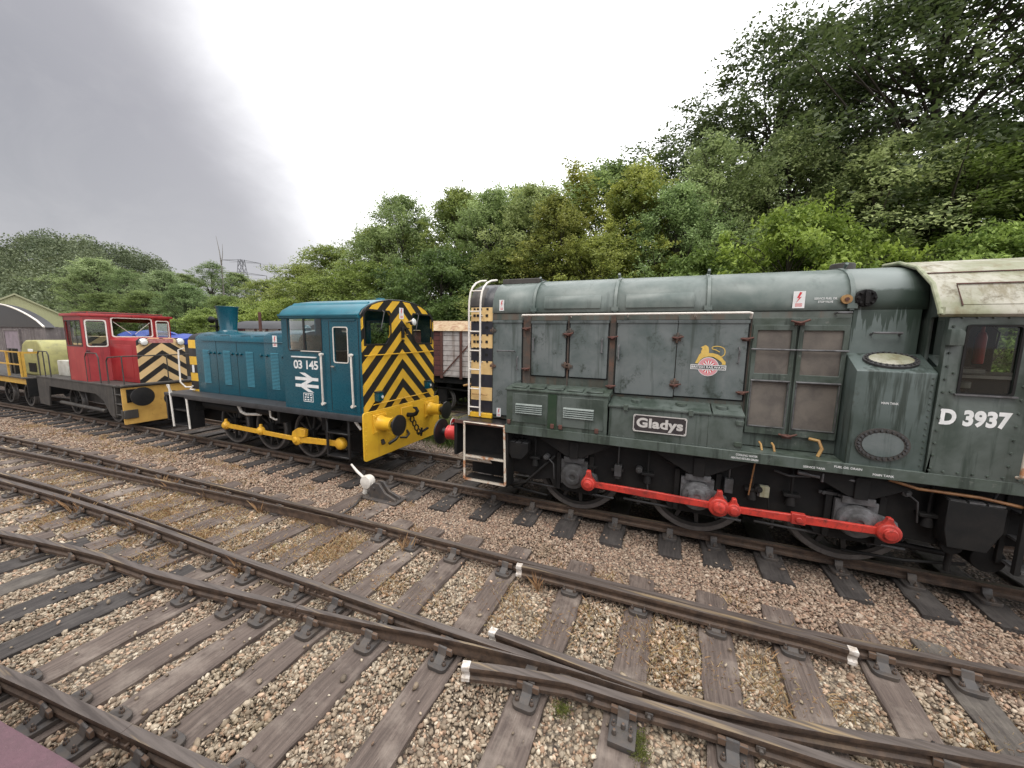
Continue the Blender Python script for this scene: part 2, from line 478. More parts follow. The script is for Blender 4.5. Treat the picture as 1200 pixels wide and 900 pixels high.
M['chair'] = mat('cast_iron_chair', (.055, .05, .048), .6, var=(.085, .068, .056), vs=9, dirt=(.11, .07, .045), ds=25, dlo=.6, dhi=.8, bump=.3)
M['bolt'] = mat('rusty_bolt', (.12, .075, .05), .7, bump=.2)
M['railwhite'] = mat('white_rail_end', (.62, .58, .54), .6, var=(.4, .34, .28), vs=14, vlo=.45, vhi=.6, bump=.15)
M['moss'] = mat('moss', (.09, .1, .012), .95, var=(.05, .06, .01), vs=20, bump=.8, bs=90)

def cr(pts, step=.35):
    """smooth line through points"""
    P = [np.array(p, float) for p in pts]
    P = [2 * P[0] - P[1]] + P + [2 * P[-1] - P[-2]]
    out = []
    for i in range(1, len(P) - 2):
        a, b, c, d = P[i - 1:i + 3]
        n = max(1, int(np.linalg.norm(c - b) / step))
        for k in range(n):
            u = k / n
            out.append(.5 * ((2 * b) + (c - a) * u + (2 * a - 5 * b + 4 * c - d) * u * u + (3 * b - a - 3 * c + d) * u ** 3))
    out.append(P[-2])
    return [tuple(q) for q in out]

PROF = [(-.035, 0), (.035, 0), (.037, -.012), (.033, -.04), (.012, -.052), (.010, -.095), (.032, -.11), (.033, -.14), (-.033, -.14), (-.032, -.11), (-.010, -.095), (-.012, -.052), (-.033, -.04), (-.037, -.012)]
def rail_mb(pts, white=(), dz=0.0, taper=None):
    mb = MB(); n = len(pts); k = len(PROF); rings = []
    P = [Vector((p[0], p[1], 0)) for p in pts]
    for i, p in enumerate(P):
        d = (P[min(i + 1, n - 1)] - P[max(i - 1, 0)]).normalized()
        nrm = Vector((-d.y, d.x, 0))
        w = 1.0
        if taper:
            tt = (i / (n - 1)) if taper > 0 else 1 - i / (n - 1)
            w = max(.12, min(1, (1 - tt) / abs(taper)))
        rings += [p + nrm * (o * w) + Vector((0, 0, z + dz)) for o, z in PROF]
    fs = [(i * k + j, i * k + (j + 1) % k, (i + 1) * k + (j + 1) % k, (i + 1) * k + j) for i in range(n - 1) for j in range(k)]
    mb.add(rings, fs, 0)
    mb.add(rings[:k], [tuple(range(k))], 1 if 'a' in white else 0)
    mb.add(rings[-k:], [tuple(range(k))], 1 if 'b' in white else 0)
    for tg, i0, i1 in (('a', 0, 1), ('b', n - 1, n - 2)):
        if tg in white:                                 # painted end
            p, q = P[i0], P[i0] + (P[i1] - P[i0]).normalized() * .07
            d = (q - p).normalized(); nr = Vector((-d.y, d.x, 0))
            e = 1.06
            r0 = [p - d * .002 + nr * (o * e) + Vector((0, 0, z + dz + .002)) for o, z in PROF]
            r1 = [q + nr * (o * e) + Vector((0, 0, z + dz + .002)) for o, z in PROF]
            mb.add(r0 + r1, [(j, (j + 1) % k, k + (j + 1) % k, k + j) for j in range(k)] + [tuple(range(k))], 1)
    return mb

def yat(pts, x):
    for a, b in zip(pts[:-1], pts[1:]):
        if min(a[0], b[0]) <= x <= max(a[0], b[0]):
            u = (x - a[0]) / (b[0] - a[0] + 1e-9)
            return a[1] + (b[1] - a[1]) * u
    return None

def chair_mesh():
    mb = MB()
    # base plate across the rail (y), rail along x
    mb.prism(rr(-.1, .1, -.19, .19, .05, 4), 'z', -.045, -.005, 0)
    for s in (-1, 1):
        mb.prism([(s * .036, -.008), (s * .15, -.008), (s * .125, .012), (s * .075, .03), (s * .058, .095), (s * .04, .1)], 'x', -.045, .045, 0)
    mb.prism([(.034, .03), (.062, .03), (.062, .085), (.034, .09)], 'x', -.1, .1, 1)   # key
    for x, y in ((.065, .13), (-.065, .13), (0, -.15)):
        mb.cyl((x, y, -.006), (x, y, .025), .02, .017, 8, 1)
        mb.cyl((x, y, .02), (x, y, .05), .011, .009, 8, 1)
    o = mb.build('chair', [M['chair'], M['bolt']], None, bevel=.005)
    me = o.data; bpy.data.objects.remove(o)
    return me
CH = chair_mesh()

def sleeper_mesh(mt, seed):
    r = random.Random(seed)
    n = 15; mb = MB(); w = .127
    v = []
    for i in range(n + 1):
        y = -.5 + i / n
        a, b = r.uniform(-.011, .011), r.uniform(-.011, .011)
        v += [(-w + a, y, -.13), (-w + a, y, -.012 + r.uniform(-.008, .005)), (-w + .014 + a, y, r.uniform(-.006, .001)), (w - .014 + b, y, r.uniform(-.006, .001)), (w + b, y, -.012 + r.uniform(-.008, .005)), (w + b, y, -.13)]
    f = [(i * 6 + j, i * 6 + j + 1, (i + 1) * 6 + j + 1, (i + 1) * 6 + j) for i in range(n) for j in range(5)]
    f += [tuple(range(6)), tuple(range(n * 6, n * 6 + 6))]
    mb.add(v, f)
    o = mb.build('sleeper', mt)
    me = o.data; bpy.data.objects.remove(o)
    return me
SL = {k: [sleeper_mesh(M[k], i) for i in range(6)] for k in ('timber', 'timberdark', 'timbergrey')}
SLEEPERS = []       # footprints, so that the ballast leaves them clear
ZS = -.188
sl_count = [0]; HH = []
def sleeper(track, xa, ya, xb, yb, kind, rails, z=ZS, chairs=True, w=1.2):
    """timber from (xa, ya) to (xb, yb) with a chair under every rail it carries"""
    c = ((xa + xb) / 2, (ya + yb) / 2); L = math.hypot(xb - xa, yb - ya)
    ang = math.atan2(yb - ya, xb - xa) - PI / 2
    sl_count[0] += 1
    me = SL[kind][sl_count[0] % 6]
    o = link(bpy.data.objects.new('sleeper', me))
    o.parent = track
    tl = track.location
    o.location = (c[0] - tl[0], c[1] - tl[1], z - tl[2] + random.uniform(-.006, .004))
    o.rotation_euler = (random.uniform(-.006, .006), random.uniform(-.012, .012), ang + random.uniform(-.01, .01))
    w *= random.uniform(.93, 1.07)
    o.scale = (w, L, 1)
    SLEEPERS.append((c[0], c[1], ang, .135 * w, L / 2))
    if chairs:
        for pts in rails:
            x = c[0]; y = yat(pts, x)
            if y is None: continue
            if abs(xb - xa) > .02: 
                x = xa + (xb - xa) * (y - ya) / (yb - ya); y = yat(pts, x)
                if y is None: continue
            y2 = yat(pts, x + .1)
            a = math.atan2((y2 if y2 is not None else y) - y, .1) if y2 is not None else 0
            h = link(bpy.data.objects.new('chair', CH))
            h.parent = o
            HH.append(h)
            # local coordinates of the sleeper are stretched along y: undo it on the chair
            dx, dy = x - c[0], y - c[1]
            ca, sa = math.cos(-ang), math.sin(-ang)
            lx, ly = dx * ca - dy * sa, dx * sa + dy * ca
            h.location = (lx / w, ly / L, .045)
            h.scale = (1 / w, 1 / L, 1)
            h.rotation_euler = (0, 0, a - ang if abs(a - ang) < .02 else 0)
    return o

# rails (lines through the rail heads, height 0 at the running surface)
BN = [(x, -.70 + .0135 * x - (.0011 * (x + 11) ** 2 if x < -11 else 0)) for x in np.arange(-46, 9.1, 1.0)]
BF = [(x, y + 1.40) for x, y in BN]
U = cr([(-30, -4.1), (-17, -3.0), (-9.7, -2.72), (-5.3, -2.58), (-2.2, -2.55), (-.3, -2.515), (.75, -2.5), (1.9, -2.37), (3.2, -2.2), (7, -1.6)])
LO = cr([(-30, -6.2), (-18, -4.75), (-12.1, -4.2), (-8.3, -4.0), (-5.6, -3.97), (-3.8, -3.93), (-2.34, -3.895), (-1.7, -3.875), (-.95, -3.845)])
LR = cr([(-2.1, -4.19), (-1.75, -4.09), (-1.2, -3.965), (-.74, -3.935), (-.32, -3.885), (.42, -3.835), (1.2, -3.79), (3, -3.65), (7, -3.2)])
R2 = cr([(-22, -7.3), (-9.2, -4.95), (-5.85, -4.53), (-3.5, -4.2), (-2.6, -4.04), (-2.03, -3.955), (-1.2, -3.86), (-.62, -3.83)])
RR = cr([(-2.05, -3.74), (-1.45, -3.755), (-.85, -3.77), (-.53, -3.775), (-.11, -3.735), (.3, -3.665), (.84, -3.55), (1.35, -3.43), (1.85, -3.31), (3.2, -2.95), (7, -1.75)])
R1 = cr([(-16, -7.3), (-9, -6.25), (-5.68, -5.82), (-4.5, -5.69), (-3.3, -5.56), (-1.5, -5.38), (1.5, -5.2), (6, -5.0)])
BU = cr([(-30, -4.75), (-15.5, -3.42), (-9.1, -2.94), (-5.2, -2.71)])
BL = cr([(-30, -5.35), (-12.8, -4.06), (-8.4, -3.9), (-6.2, -3.895)])
CK = cr([(-2.2, -2.67), (-1.95, -2.64), (0, -2.605), (.85, -2.575), (1.2, -2.60)])

tb = thing('railway_track', (-10, 0, 0), 'oily railway track the engines stand on, dark timbers half buried in ballast', 'railway track')
for pts in (BN, BF):
    rail_mb(pts).build('rail', [M['rail'], M['railwhite']], tb)
ta = thing('railway_track', (-6, -3.2, 0), 'middle railway track with rusty points, check rail and white-ended crossing rails', 'railway track')
rail_mb(U).build('rail', [M['rail'], M['railwhite']], ta)
rail_mb(LO, taper=.03).build('rail', [M['rail'], M['railwhite']], ta)
rail_mb(LR, 'a').build('wing_rail', [M['rail'], M['railwhite']], ta)
rail_mb(RR, 'a').build('wing_rail', [M['rail'], M['railwhite']], ta)
rail_mb(BU, taper=.25, dz=-.004).build('switch_rail', [M['rail'], M['railwhite']], ta)
rail_mb(BL, taper=.25, dz=-.004).build('switch_rail', [M['rail'], M['railwhite']], ta)
rail_mb(CK, 'ab', dz=.012).build('check_rail', [M['rail'], M['railwhite']], ta)
tn = thing('railway_track', (-6, -5, 0), 'nearest railway track beside the platform, joining the crossing', 'railway track')
rail_mb(R2, taper=.18, dz=-.002).build('rail', [M['rail'], M['railwhite']], tn)
rail_mb(R1).build('rail', [M['rail'], M['railwhite']], tn)

def fishplate(track, pts, x):
    y = yat(pts, x); a = math.atan2(yat(pts, x + .2) - yat(pts, x - .2), .4)
    mb = MB()
    for s in (-1, 1):
        mb.box(-.23, .23, s * .014 - .011, s * .014 + .011 + s * .004, -.1, -.048, 0)
        for k in (-.17, -.06, .06, .17):
            mb.cyl((k, s * .02, -.073), (k, s * .052, -.073), .014, .013, 8, 1)
    mb.box(-.004, .004, -.039, .039, -.05, .0015, 2)
    o = mb.build('fishplate', [M['rail'], M['bolt'], M['blackgap']], None, bevel=.003)
    o.parent = track; o.location = (x - track.location[0], y - track.location[1], 0); o.rotation_euler[2] = a
for tr, pts, x in ((ta, LO, -4.1), (tn, R2, -4.05), (tn, R1, -4.05), (ta, U, -3.9), (tb, BN, -4.05), (ta, RR, 2.0)):
    fishplate(tr, pts, x)
# crossing blocks between the converging rails
mb = MB()
for x in (-1.55, -1.25, -.95, -.3):
    y0 = yat(RR, x) ; y1 = yat(LR, x)
    mb.box(x - .05, x + .05, y1 + .012, y0 - .012, -.105, -.062)
for x in (-1.5, -1.02, -.56, .2):
    y = yat(LR, x); mb.cyl((x, y - .01, -.075), (x, y - .06, -.075), .018, n=6); mb.box(x - .03, x + .03, y - .035, y - .012, -.1, -.05)
for x in (-1.7, -.8, 0, .8):
    y0, y1 = yat(U, x), yat(CK, x); mb.box(x - .05, x + .05, y1 + .012, y0 - .012, -.105, -.06)
mb.build('crossing_block', M['chair'], ta, bevel=.004)
# base plate with three bolts and moss at the crossing nose
mb = MB()
y = yat(LR, -.74) - .13
mb.box(-.84, -.64, y - .14, y + .1, -.19, -.14, 0)
for dx, dy in ((-.06, -.07), (.06, -.07), (0, .0)): mb.cyl((-.74 + dx, y + dy, -.14), (-.74 + dx, y + dy, -.1), .02, .016, 8, 1)
mb.build('baseplate', [M['chair'], M['bolt']], ta, bevel=.008, seg=2)
mv = []
for k in range(2400):
    cx, cy = random.choice([(-.63, y - .02), (-.6, y - .12), (-1.22, -4.1), (-.73, y - .03)])
    d = .035
    a = Vector((cx + random.gauss(0, d), cy + random.gauss(0, d), -.165 + .02 * random.random()))
    n = Vector((random.gauss(0, 1), random.gauss(0, 1), 1.2)).normalized() * .012
    s = n.orthogonal().normalized() * .004
    mv += [a - s, a + s, a + n]
mm = np_mesh('moss', [tuple(q) for q in mv], np.arange(len(mv)).reshape(-1, 3), M['moss'])
o = link(bpy.data.objects.new('moss', mm)); o['kind'] = 'stuff'

# far track sleepers
bx = [-4.25, -3.4, -2.68, -2.0, -1.25, -.45, .17, .9, 1.68, 2.42, 3.12, 3.9, 4.7, 5.5]
x = -5.0
while x > -40: bx.append(x); x -= .74
for x in bx:
    yc = yat(BN, x) + .70
    vis = -7 < x < -4
    sleeper(tb, x + random.uniform(-.04, .04), yc - 1.36 + random.uniform(-.07, .07), x + random.uniform(-.03, .03), yc + 1.3, 'timberdark', [BN, BF] if vis else [BN], chairs=x > -21, w=1.3)
# middle and near tracks: long timbers through the crossing
for x, kind in ((-4.42, 'timber'), (-3.83, 'timber'), (-3.15, 'timber'), (-2.38, 'timber'), (-1.5, 'timber'), (-.72, 'timber'), (.05, 'timber'), (.72, 'timber'), (1.45, 'timber'), (2.07, 'timbergrey'), (2.75, 'timber'), (3.5, 'timber'), (4.3, 'timber')):
    sl = .03 if x < -2 else -.03 * min(1, (x + 1) / 2)
    rl = [U, R1]
    rl += [LO, R2] if x < -2.2 else ([LR] if x < -1 else [LR, RR] if x > .8 else [LR])
    sleeper(ta if x > -2.9 else tn, x, -1.93 + .02 * x, x - .05 + sl, -5.95, kind, rl)
for x in (-5.2, -5.85):
    sleeper(ta, x + .02, -1.25, x - .08, -4.42, 'timber', [LO])
for x in (-6.58, -7.22, -7.9, -8.6, -9.3, -10.0, -10.75, -11.5, -12.25, -13, -13.75, -14.5, -15.2, -16, -16.8, -17.6, -18.4, -19.2, -20):
    o = -.35 * max(0, (-x - 9) / 8)
    sleeper(ta, x + .03, -2.12 + o, x - .1, -4.5 + o * 1.6, 'timber', [U, LO] if x > -17 else [], chairs=True)
for x0, x1, kind in ((-4.86, -4.94, 'timber'), (-5.5, -5.62, 'timber'), (-6.16, -6.4, 'timberdark'), (-6.87, -7.12, 'timberdark'), (-7.6, -7.86, 'timbergrey'), (-8.3, -8.6, 'timberdark'), (-9.05, -9.35, 'timber'), (-9.8, -10.1, 'timber'), (-10.5, -10.85, 'timber'), (-11.3, -11.6, 'timber'), (-12.0, -12.4, 'timber')):
    ya, yb = yat(R2, x0) + .42, yat(R1, x1) - .42
    sleeper(tn, x0, ya, x1, yb, kind, [R2, R1], z=ZS - .006)

# ------------------------------------------------------------------ platform
PL = [(-16, -7.55), (-9, -6.75), (-5, -6.3), (-3.77, -6.195), (-3.05, -6.13), (0, -5.98), (5, -5.85), (12, -5.8)]
mb = MB()
n = len(PL)
v = [(x, y, .8) for x, y in PL] + [(x, -12, .8) for x, y in PL] + [(x, y, -.3) for x, y in PL]
mb.add(v, [(i, i + 1, n + i + 1, n + i) for i in range(n - 1)], 0)
mb.add(v, [(i, 2 * n + i, 2 * n + i + 1, i + 1) for i in range(n - 1)], 0)
t = NT('painted_platform'); p = t.pos()
nn = t.noise(p, 5, 6, .7); ff = t.noise(p, 45, 5, .75)
col = t.mix(t.ramp(nn, .35, .65), (.15, .082, .1), (.115, .07, .08))
col = t.mix(t.ramp(ff, .58, .75), col, (.2, .13, .14))
t.pbsdf(col, .8, 0, .3, t.bump(t.math('ADD', nn, ff), .6, .02))
o = mb.build('platform', t.mat, None, bevel=.02, seg=2); o['kind'] = 'structure'
# ------------------------------------------------------------------ loose ballast
CAMP = np.array([-.589, -6.772, 2.875])
def scatter_stones():
    ico = bmesh.new(); bmesh.ops.create_icosphere(ico, subdivisions=1, radius=1)
    bv = np.array([v.co[:] for v in ico.verts]); bf = np.array([[v.index for v in f.verts] for f in ico.faces]); ico.free()
    n = 560000
    x = rng.uniform(-24, 5.5, n); y = rng.uniform(-6.4, 1.4, n)
    # keep what the lens (with a margin to the side) can look at
    f = np.array([-.3825, .915]); r = np.array([.9217, .3876])
    dx, dy = x - CAMP[0], y - CAMP[1]
    dep = dx * f[0] + dy * f[1]; lat = dx * r[0] + dy * r[1]
    dist = np.sqrt(dx ** 2 + dy ** 2 + 9)
    keep = (np.abs(lat) < 1.75 * dep + 1.0) & (dep > -.5)
    dens = np.clip(1.25 * (6.0 / dist) ** 2.1, .05, 1.0)
    keep &= rng.uniform(0, 1, n) < dens
    keep &= ~((np.abs(y) < .75) & ((x < -6.2) | (x > -3.7)))          # hidden under the engines
    keep &= y > np.interp(x, [p[0] for p in PL], [p[1] for p in PL]) + .02
    x, y, dist = x[keep], y[keep], dist[keep]
    inside = np.zeros(len(x), bool)
    for cx, cy, a, hw, hl in SLEEPERS:
        lx = (x - cx) * math.cos(-a) - (y - cy) * math.sin(-a)
        ly = (x - cx) * math.sin(-a) + (y - cy) * math.cos(-a)
        inside |= (np.abs(lx) < hw + .004) & (np.abs(ly) < hl)
    stray = rng.uniform(0, 1, len(x)) < .012
    keep = ~inside | stray
    x, y, dist, on = x[keep], y[keep], dist[keep], (inside & stray)[keep]
    n = len(x)
    s = rng.lognormal(math.log(.0155), .36, n) * np.clip(dist / 7, 1, 1.6)
    s = np.clip(s, .008, .036)
    z = np.where(on, ZS + .5 * s, -.230 + rng.uniform(-.016, .012, n) + .02 * np.sin(x * 2.1) * np.sin(y * 2.7))
    R3 = rng.normal(size=(n, 3, 3)); q, _ = np.linalg.qr(R3)
    sc = np.stack([np.ones(n) * rng.uniform(.9, 1.5, n), rng.uniform(.7, 1.05, n), rng.uniform(.45, .8, n)], -1)
    jit = rng.uniform(.58, 1.25, (n, len(bv), 1))
    V = bv[None] * jit * sc[:, None, :] * s[:, None, None]
    V = np.einsum('nij,nkj->nki', q, V)
    V[..., 2] *= .85
    V += np.stack([x, y, z], -1)[:, None, :]
    F = bf[None] + (np.arange(n) * len(bv))[:, None, None]
    tone = np.repeat(rng.beta(2.0, 2.2, n), len(bf))
    me = np_mesh('ballast_stones', V.reshape(-1, 3), F.reshape(-1, 3), M['stone'], tone)
    o = link(bpy.data.objects.new('ballast_gravel', me)); o['kind'] = 'stuff'
    o['label'] = 'loose tan and grey ballast stones between the sleepers'
    print('stones', n)
scatter_stones()

# dry weeds and grass: blades that nobody could count
def blades(name, label, spots, per, hgt, spread, cols, wid=.004, lean=.6):
    V, tone = [], []
    for (cx, cy, k) in spots:
        m = max(1, int(per * k))
        bx = cx + rng.normal(0, spread * k ** .5, m); by = cy + rng.normal(0, spread * .75 * k ** .5, m)
        bz = terrain(bx, by) + .005
        h = hgt * rng.uniform(.35, 1.1, m)
        a = rng.uniform(0, 2 * PI, m); l = rng.uniform(.1, lean, m) * h
        w = wid * rng.uniform(.6, 1.5, m); b = rng.uniform(0, 2 * PI, m)
        p0 = np.stack([bx - np.cos(b) * w, by - np.sin(b) * w, bz], -1)
        p1 = np.stack([bx + np.cos(b) * w, by + np.sin(b) * w, bz], -1)
        mid = np.stack([bx + np.cos(a) * l * .4, by + np.sin(a) * l * .4, bz + h * .6], -1)
        tip = np.stack([bx + np.cos(a) * l, by + np.sin(a) * l, bz + h], -1)
        V.append(np.stack([p0, p1, mid + (p1 - p0) * .4, tip], 1)); tone.append(rng.uniform(0, 1, m))
    V = np.concatenate(V).reshape(-1, 3); tone = np.concatenate(tone)
    t = NT(name); at = t.n('Attribute', attribute_name='tone').outputs['Fac']
    r = t.n('ValToRGB', {0: at})
    r.color_ramp.elements[0].color = c4(cols[0]); r.color_ramp.elements[1].color = c4(cols[-1])
    for i, c in enumerate(cols[1:-1]):
        e = r.color_ramp.elements.new((i + 1) / (len(cols) - 1)); e.color = c4(c)
    t.pbsdf(r.outputs[0], .8, 0, .2)
    me = np_mesh(name, V, np.arange(len(V)).reshape(-1, 4), t.mat, tone)
    o = link(bpy.data.objects.new(name, me)); o['kind'] = 'stuff'; o['label'] = label
def strip(n, x0, x1, f0, f1, k0=.4, k1=1.0):
    out = []
    for i in range(n):
        x = random.uniform(x0, x1)
        out.append((x, random.uniform(f0(x), f1(x)), random.uniform(k0, k1)))
    return out
dry = strip(85, -13, -4.8, lambda x: yat(LO, x) + .2, lambda x: yat(U, x) - .2) + strip(45, -5, 2.6, lambda x: -3.5, lambda x: -2.75, .3, .8)
dry += strip(36, -13, -5.2, lambda x: yat(U, x) - .2, lambda x: yat(U, x) + .12, .3, .7) + strip(30, -12, -6.5, lambda x: yat(LO, x) - .4, lambda x: yat(LO, x) + .05, .3, .9)
dry += strip(40, -18, -4, lambda x: -2.3, lambda x: -1.5, .2, .5) + strip(14, -2, 4, lambda x: -2.3, lambda x: -1.9, .2, .6)
dry += [(-12.5, -1.75, 1.6), (-12.9, -1.7, 1.2), (-19, -1.9, 1.5), (-.1, -3.2, .8), (2.0, -3.0, .9), (2.2, -3.25, .6), (2.9, -2.6, .8), (-6, -2.75, 1.0)]
blades('dry_weeds', 'dry orange and straw coloured weeds between the rails', dry, 210, .08, .17, [(.2, .11, .055), (.44, .27, .14), (.52, .38, .22), (.34, .28, .13)], .0026, 1.3)
tall = [(x, yat(U, x) - .16, .25) for x in (-6.9, -8.3, -9.4, -9.7, -10.9, -3.9, -1.9)] + [(x, yat(LO, x) + .0, .3) for x in (-9.8, -9.4, -10.2, -5.5, -7.9)]
blades('dry_weeds', 'taller rusty dead weeds standing along the rails', tall, 160, .26, .07, [(.2, .11, .06), (.38, .23, .12), (.44, .3, .17)], .003, .8)
green = strip(220, -14, 3, lambda x: 2.2, lambda x: 4.6, .6, 1.6) + strip(120, -22, 6, lambda x: 7.5, lambda x: 10.5, .6, 1.8)
blades('grass', 'rough green grass behind the engines', green, 260, .22, .3, [(.025, .05, .012), (.06, .1, .02), (.11, .14, .035), (.16, .15, .06)], .006, 1.0)
# ------------------------------------------------------------------ wheels and buffers used by the engines
def wheel(parent, x, y, z, rad, side, spokes=12, mspoke='spoke'):
    """spoked wheel; side -1 = towards the camera"""
    mb = MB(); w = .06
    yo = y + side * w
    mb.lathe((x, y, z), 'y', [(rad * .82, -w), (rad * .9, -w), (rad * .9, w), (rad * .82, w), (rad * .82, -w)], 40)
    mb.lathe((x, y, z), 'y', [(0.001, -w * 1.2), (rad * .2, -w * 1.2), (rad * .23, -w), (rad * .23, w), (rad * .2, w * 1.2), (0.001, w * 1.2)], 20)
    for k in range(spokes):
        a = 2 * PI * k / spokes + .1
        c, s = math.cos(a), math.sin(a)
        r0, r1, h0, h1 = rad * .18, rad * .85, rad * .052, rad * .036
        q = []
        for yy, e in ((y - .028, 1), (y + .028, 1)):
            for r_, hh in ((r0, -h0), (r0, h0), (r1, h1), (r1, -h1)):
                q.append((x + c * r_ - s * hh, yy, z + s * r_ + c * hh))
        mb.add(q, [(0, 1, 2, 3), (7, 6, 5, 4), (0, 4, 5, 1), (1, 5, 6, 2), (2, 6, 7, 3), (3, 7, 4, 0)])
    wo = mb.build('wheel', M[mspoke], parent)
    mb = MB()
    mb.lathe((x, y, z), 'y', [(rad * .895, side * w * 1.08), (rad * .985, side * w * 1.08), (rad, side * w * .9), (rad * 1.002, -side * w * .5), (rad * 1.035, -side * w * .75), (rad * 1.03, -side * w * 1.15), (rad * .895, -side * w * 1.15), (rad * .895, side * w * 1.08)], 56)
    mb.build('tyre', M['tyre'], wo)
    return wo

def buffer_set(parent, x, y, z, d, shank, head, L=.5, rh=.235):
    """d = direction along x; x = beam face"""
    mb = MB()
    mb.box(*sorted((x, x + d * .035)), y - .19, y + .19, z - .19, z + .19)
    for a in (-.15, .15):
        for b in (-.15, .15): mb.cyl((x + d * .03, y + a, z + b), (x + d * .06, y + a, z + b), .02, n=6)
    mb.lathe((x, y, z), 'x', [(.165, d * .03), (.15, d * .07), (.14, d * .1), (.125, d * L * .58), (.135, d * L * .6), (.135, d * L * .66), (.11, d * L * .66)], 22)
    b = mb.build('buffer', shank, parent, bevel=.004)
    mb = MB()
    mb.lathe((x, y, z), 'x', [(.075, d * L * .6), (.075, d * L * .86), (rh * .75, d * L * .9), (rh, d * L * .93), (rh, d * L * .985), (rh * .8, d * L * 1.0), (rh * .4, d * L * 1.02), (.001, d * L * 1.025)], 30)
    mb.build('buffer_head', head, b)
    return b

def flash(parent, u0, u1, v0, v1, mp, w=.004):
    """white warning label with a red lightning zigzag"""
    mb = MB(); mb.sheet([[(u0, v0), (u1, v0), (u1, v1), (u0, v1)]], mp, w - .004, w, 0)
    cu, h, wd = (u0 + u1) / 2, v1 - v0, u1 - u0
    def P(a, b): return (u0 + wd * a, v0 + h * b)
    mb.sheet([[P(.52, .95), P(.3, .58), P(.5, .62), P(.26, .3), P(.72, .68), P(.5, .64), P(.72, .92)]], mp, w + .0012, None, 1)
    mb.sheet([[P(.2, .16), P(.8, .16), P(.8, .11), P(.2, .11)]], mp, w + .0012, None, 1)
    mb.sheet([[P(.2, .27), P(.8, .27), P(.8, .22), P(.2, .22)]], mp, w + .0012, None, 1)
    return mb.build('warning_label', [M['letter'], M['signred']], parent)

def stripe_mat(name, z0, per, duty, k, yel, blk, yc=0.0, ztop=None, topcol=None):
    """black and yellow chevrons or bands painted on: bands of z + k*|y - yc|"""
    t = NT(name); p = t.pos(); s = t.sep(p)
    yy = t.math('ABSOLUTE', t.math('SUBTRACT', s[1], yc))
    v = t.math('DIVIDE', t.math('SUBTRACT', t.math('ADD', s[2], t.math('MULTIPLY', yy, k)), z0), per)
    f = t.math('LESS_THAN', t.math('FRACT', v), duty)
    n = t.noise(p, 3, 6, .65)
    d = t.ramp(t.noise(p, 18, 6, .75), .62, .8)
    ye = t.mix(t.ramp(n, .4, .7), yel, tuple(c * .82 for c in yel))
    ye = t.mix(d, ye, tuple(c * .4 for c in yel))
    bl = t.mix(t.ramp(n, .4, .7), blk, tuple(c * 1.7 for c in blk))
    col = t.mix(f, ye, bl)
    if ztop:
        col = t.mix(t.math('GREATER_THAN', s[2], ztop), col, topcol)
    t.pbsdf(col, .42, 0, .5, t.bump(n, .08, .01))
    return t.mat

# ------------------------------------------------------------------ the green locomotive
OX = -.12
g8 = thing('diesel_locomotive', (OX, 0, -.0), 'weathered green shunting locomotive numbered D 3937 with red coupling rods', 'locomotive')
AX = [OX - 1.753, OX, OX + 1.753]
FY = -1.0                                            # frame plate
# frames
mb = MB()
bot = [(-3.95, .72), (-3.45, .72), (-3.3, .55), (-2.75, .55), (-2.55, .47)]
for ax in AX:
    bot += [(ax - .42, .53), (ax - .36, .4), (ax - .2, .37), (ax + .2, .37), (ax + .36, .4), (ax + .42, .53)]
bot += [(2.5, .5), (2.9, .62), (4.3, .72)]
poly = bot + [(4.3, 1.3), (-3.95, 1.3)]
for y0 in (FY, -FY - .035):
    mb.prism(poly, 'y', y0, y0 + .035)
for ax in AX:                                        # horn guides, spring hangers, gussets
    for s in (-.26, .26): mb.box(ax + s - .035, ax + s + .035, FY - .06, FY, .4, 1.02)
    mb.prism([(ax - .62, 1.27), (ax + .62, 1.27), (ax + .12, 1.0), (ax - .12, 1.0)], 'y', FY - .16, FY - .03)
    mb.box(ax - .07, ax + .07, FY - .18, FY, .98, 1.25)
    for s in (-.66, .66):
        mb.cyl((ax + s, FY - .07, .78), (ax + s, FY - .07, 1.24), .018, n=8)
        mb.cyl((ax + s, FY - .07, .74), (ax + s, FY - .07, .86), .06, .045, n=10)
        mb.box(ax + s - .09, ax + s + .09, FY - .12, FY, .86, .9)
mb.box(-3.7, 4.2, -.55, .55, .52, 1.3)
for x in (-2.8, -1.0, .8, 2.55): mb.box(x - .06, x + .06, FY + .03, -FY - .03, .5, 1.3)
for ax in AX: mb.cyl((ax, -.98, .686), (ax, .98, .686), .085, n=14)
mb.tube([(-3.1, -1.05, .3), (-2.7, -1.05, .42), (-2.2, -1.05, .95)], .025, n=8)
mb.tube([(-3.25, -.9, .34), (-2.95, -.92, .24), (-2.35, -.93, .2)], .022, n=8)
mb.tube([(1.6, -.93, .2), (2.2, -.95, .22), (2.75, -.93, .3)], .02, n=8)
mb.tube([(1.2, -.85, .42), (2.6, -.86, .36)], .035, n=10)
mb.cyl((2.55, -1.02, .72), (2.55, -1.02, .22), .03, n=10)
mb.cyl((2.52, -1.04, .56), (2.52, -1.1, .56), .1, n=14)
mb.cyl((2.9, -.98, .42), (2.9, -.7, .42), .15, n=18)
mb.build('underframe', M['under'], g8, bevel=.006)
for ax in AX:
    for s in (-1, 1): wheel(g8, ax, s * .735, .692, .686, s, 12)
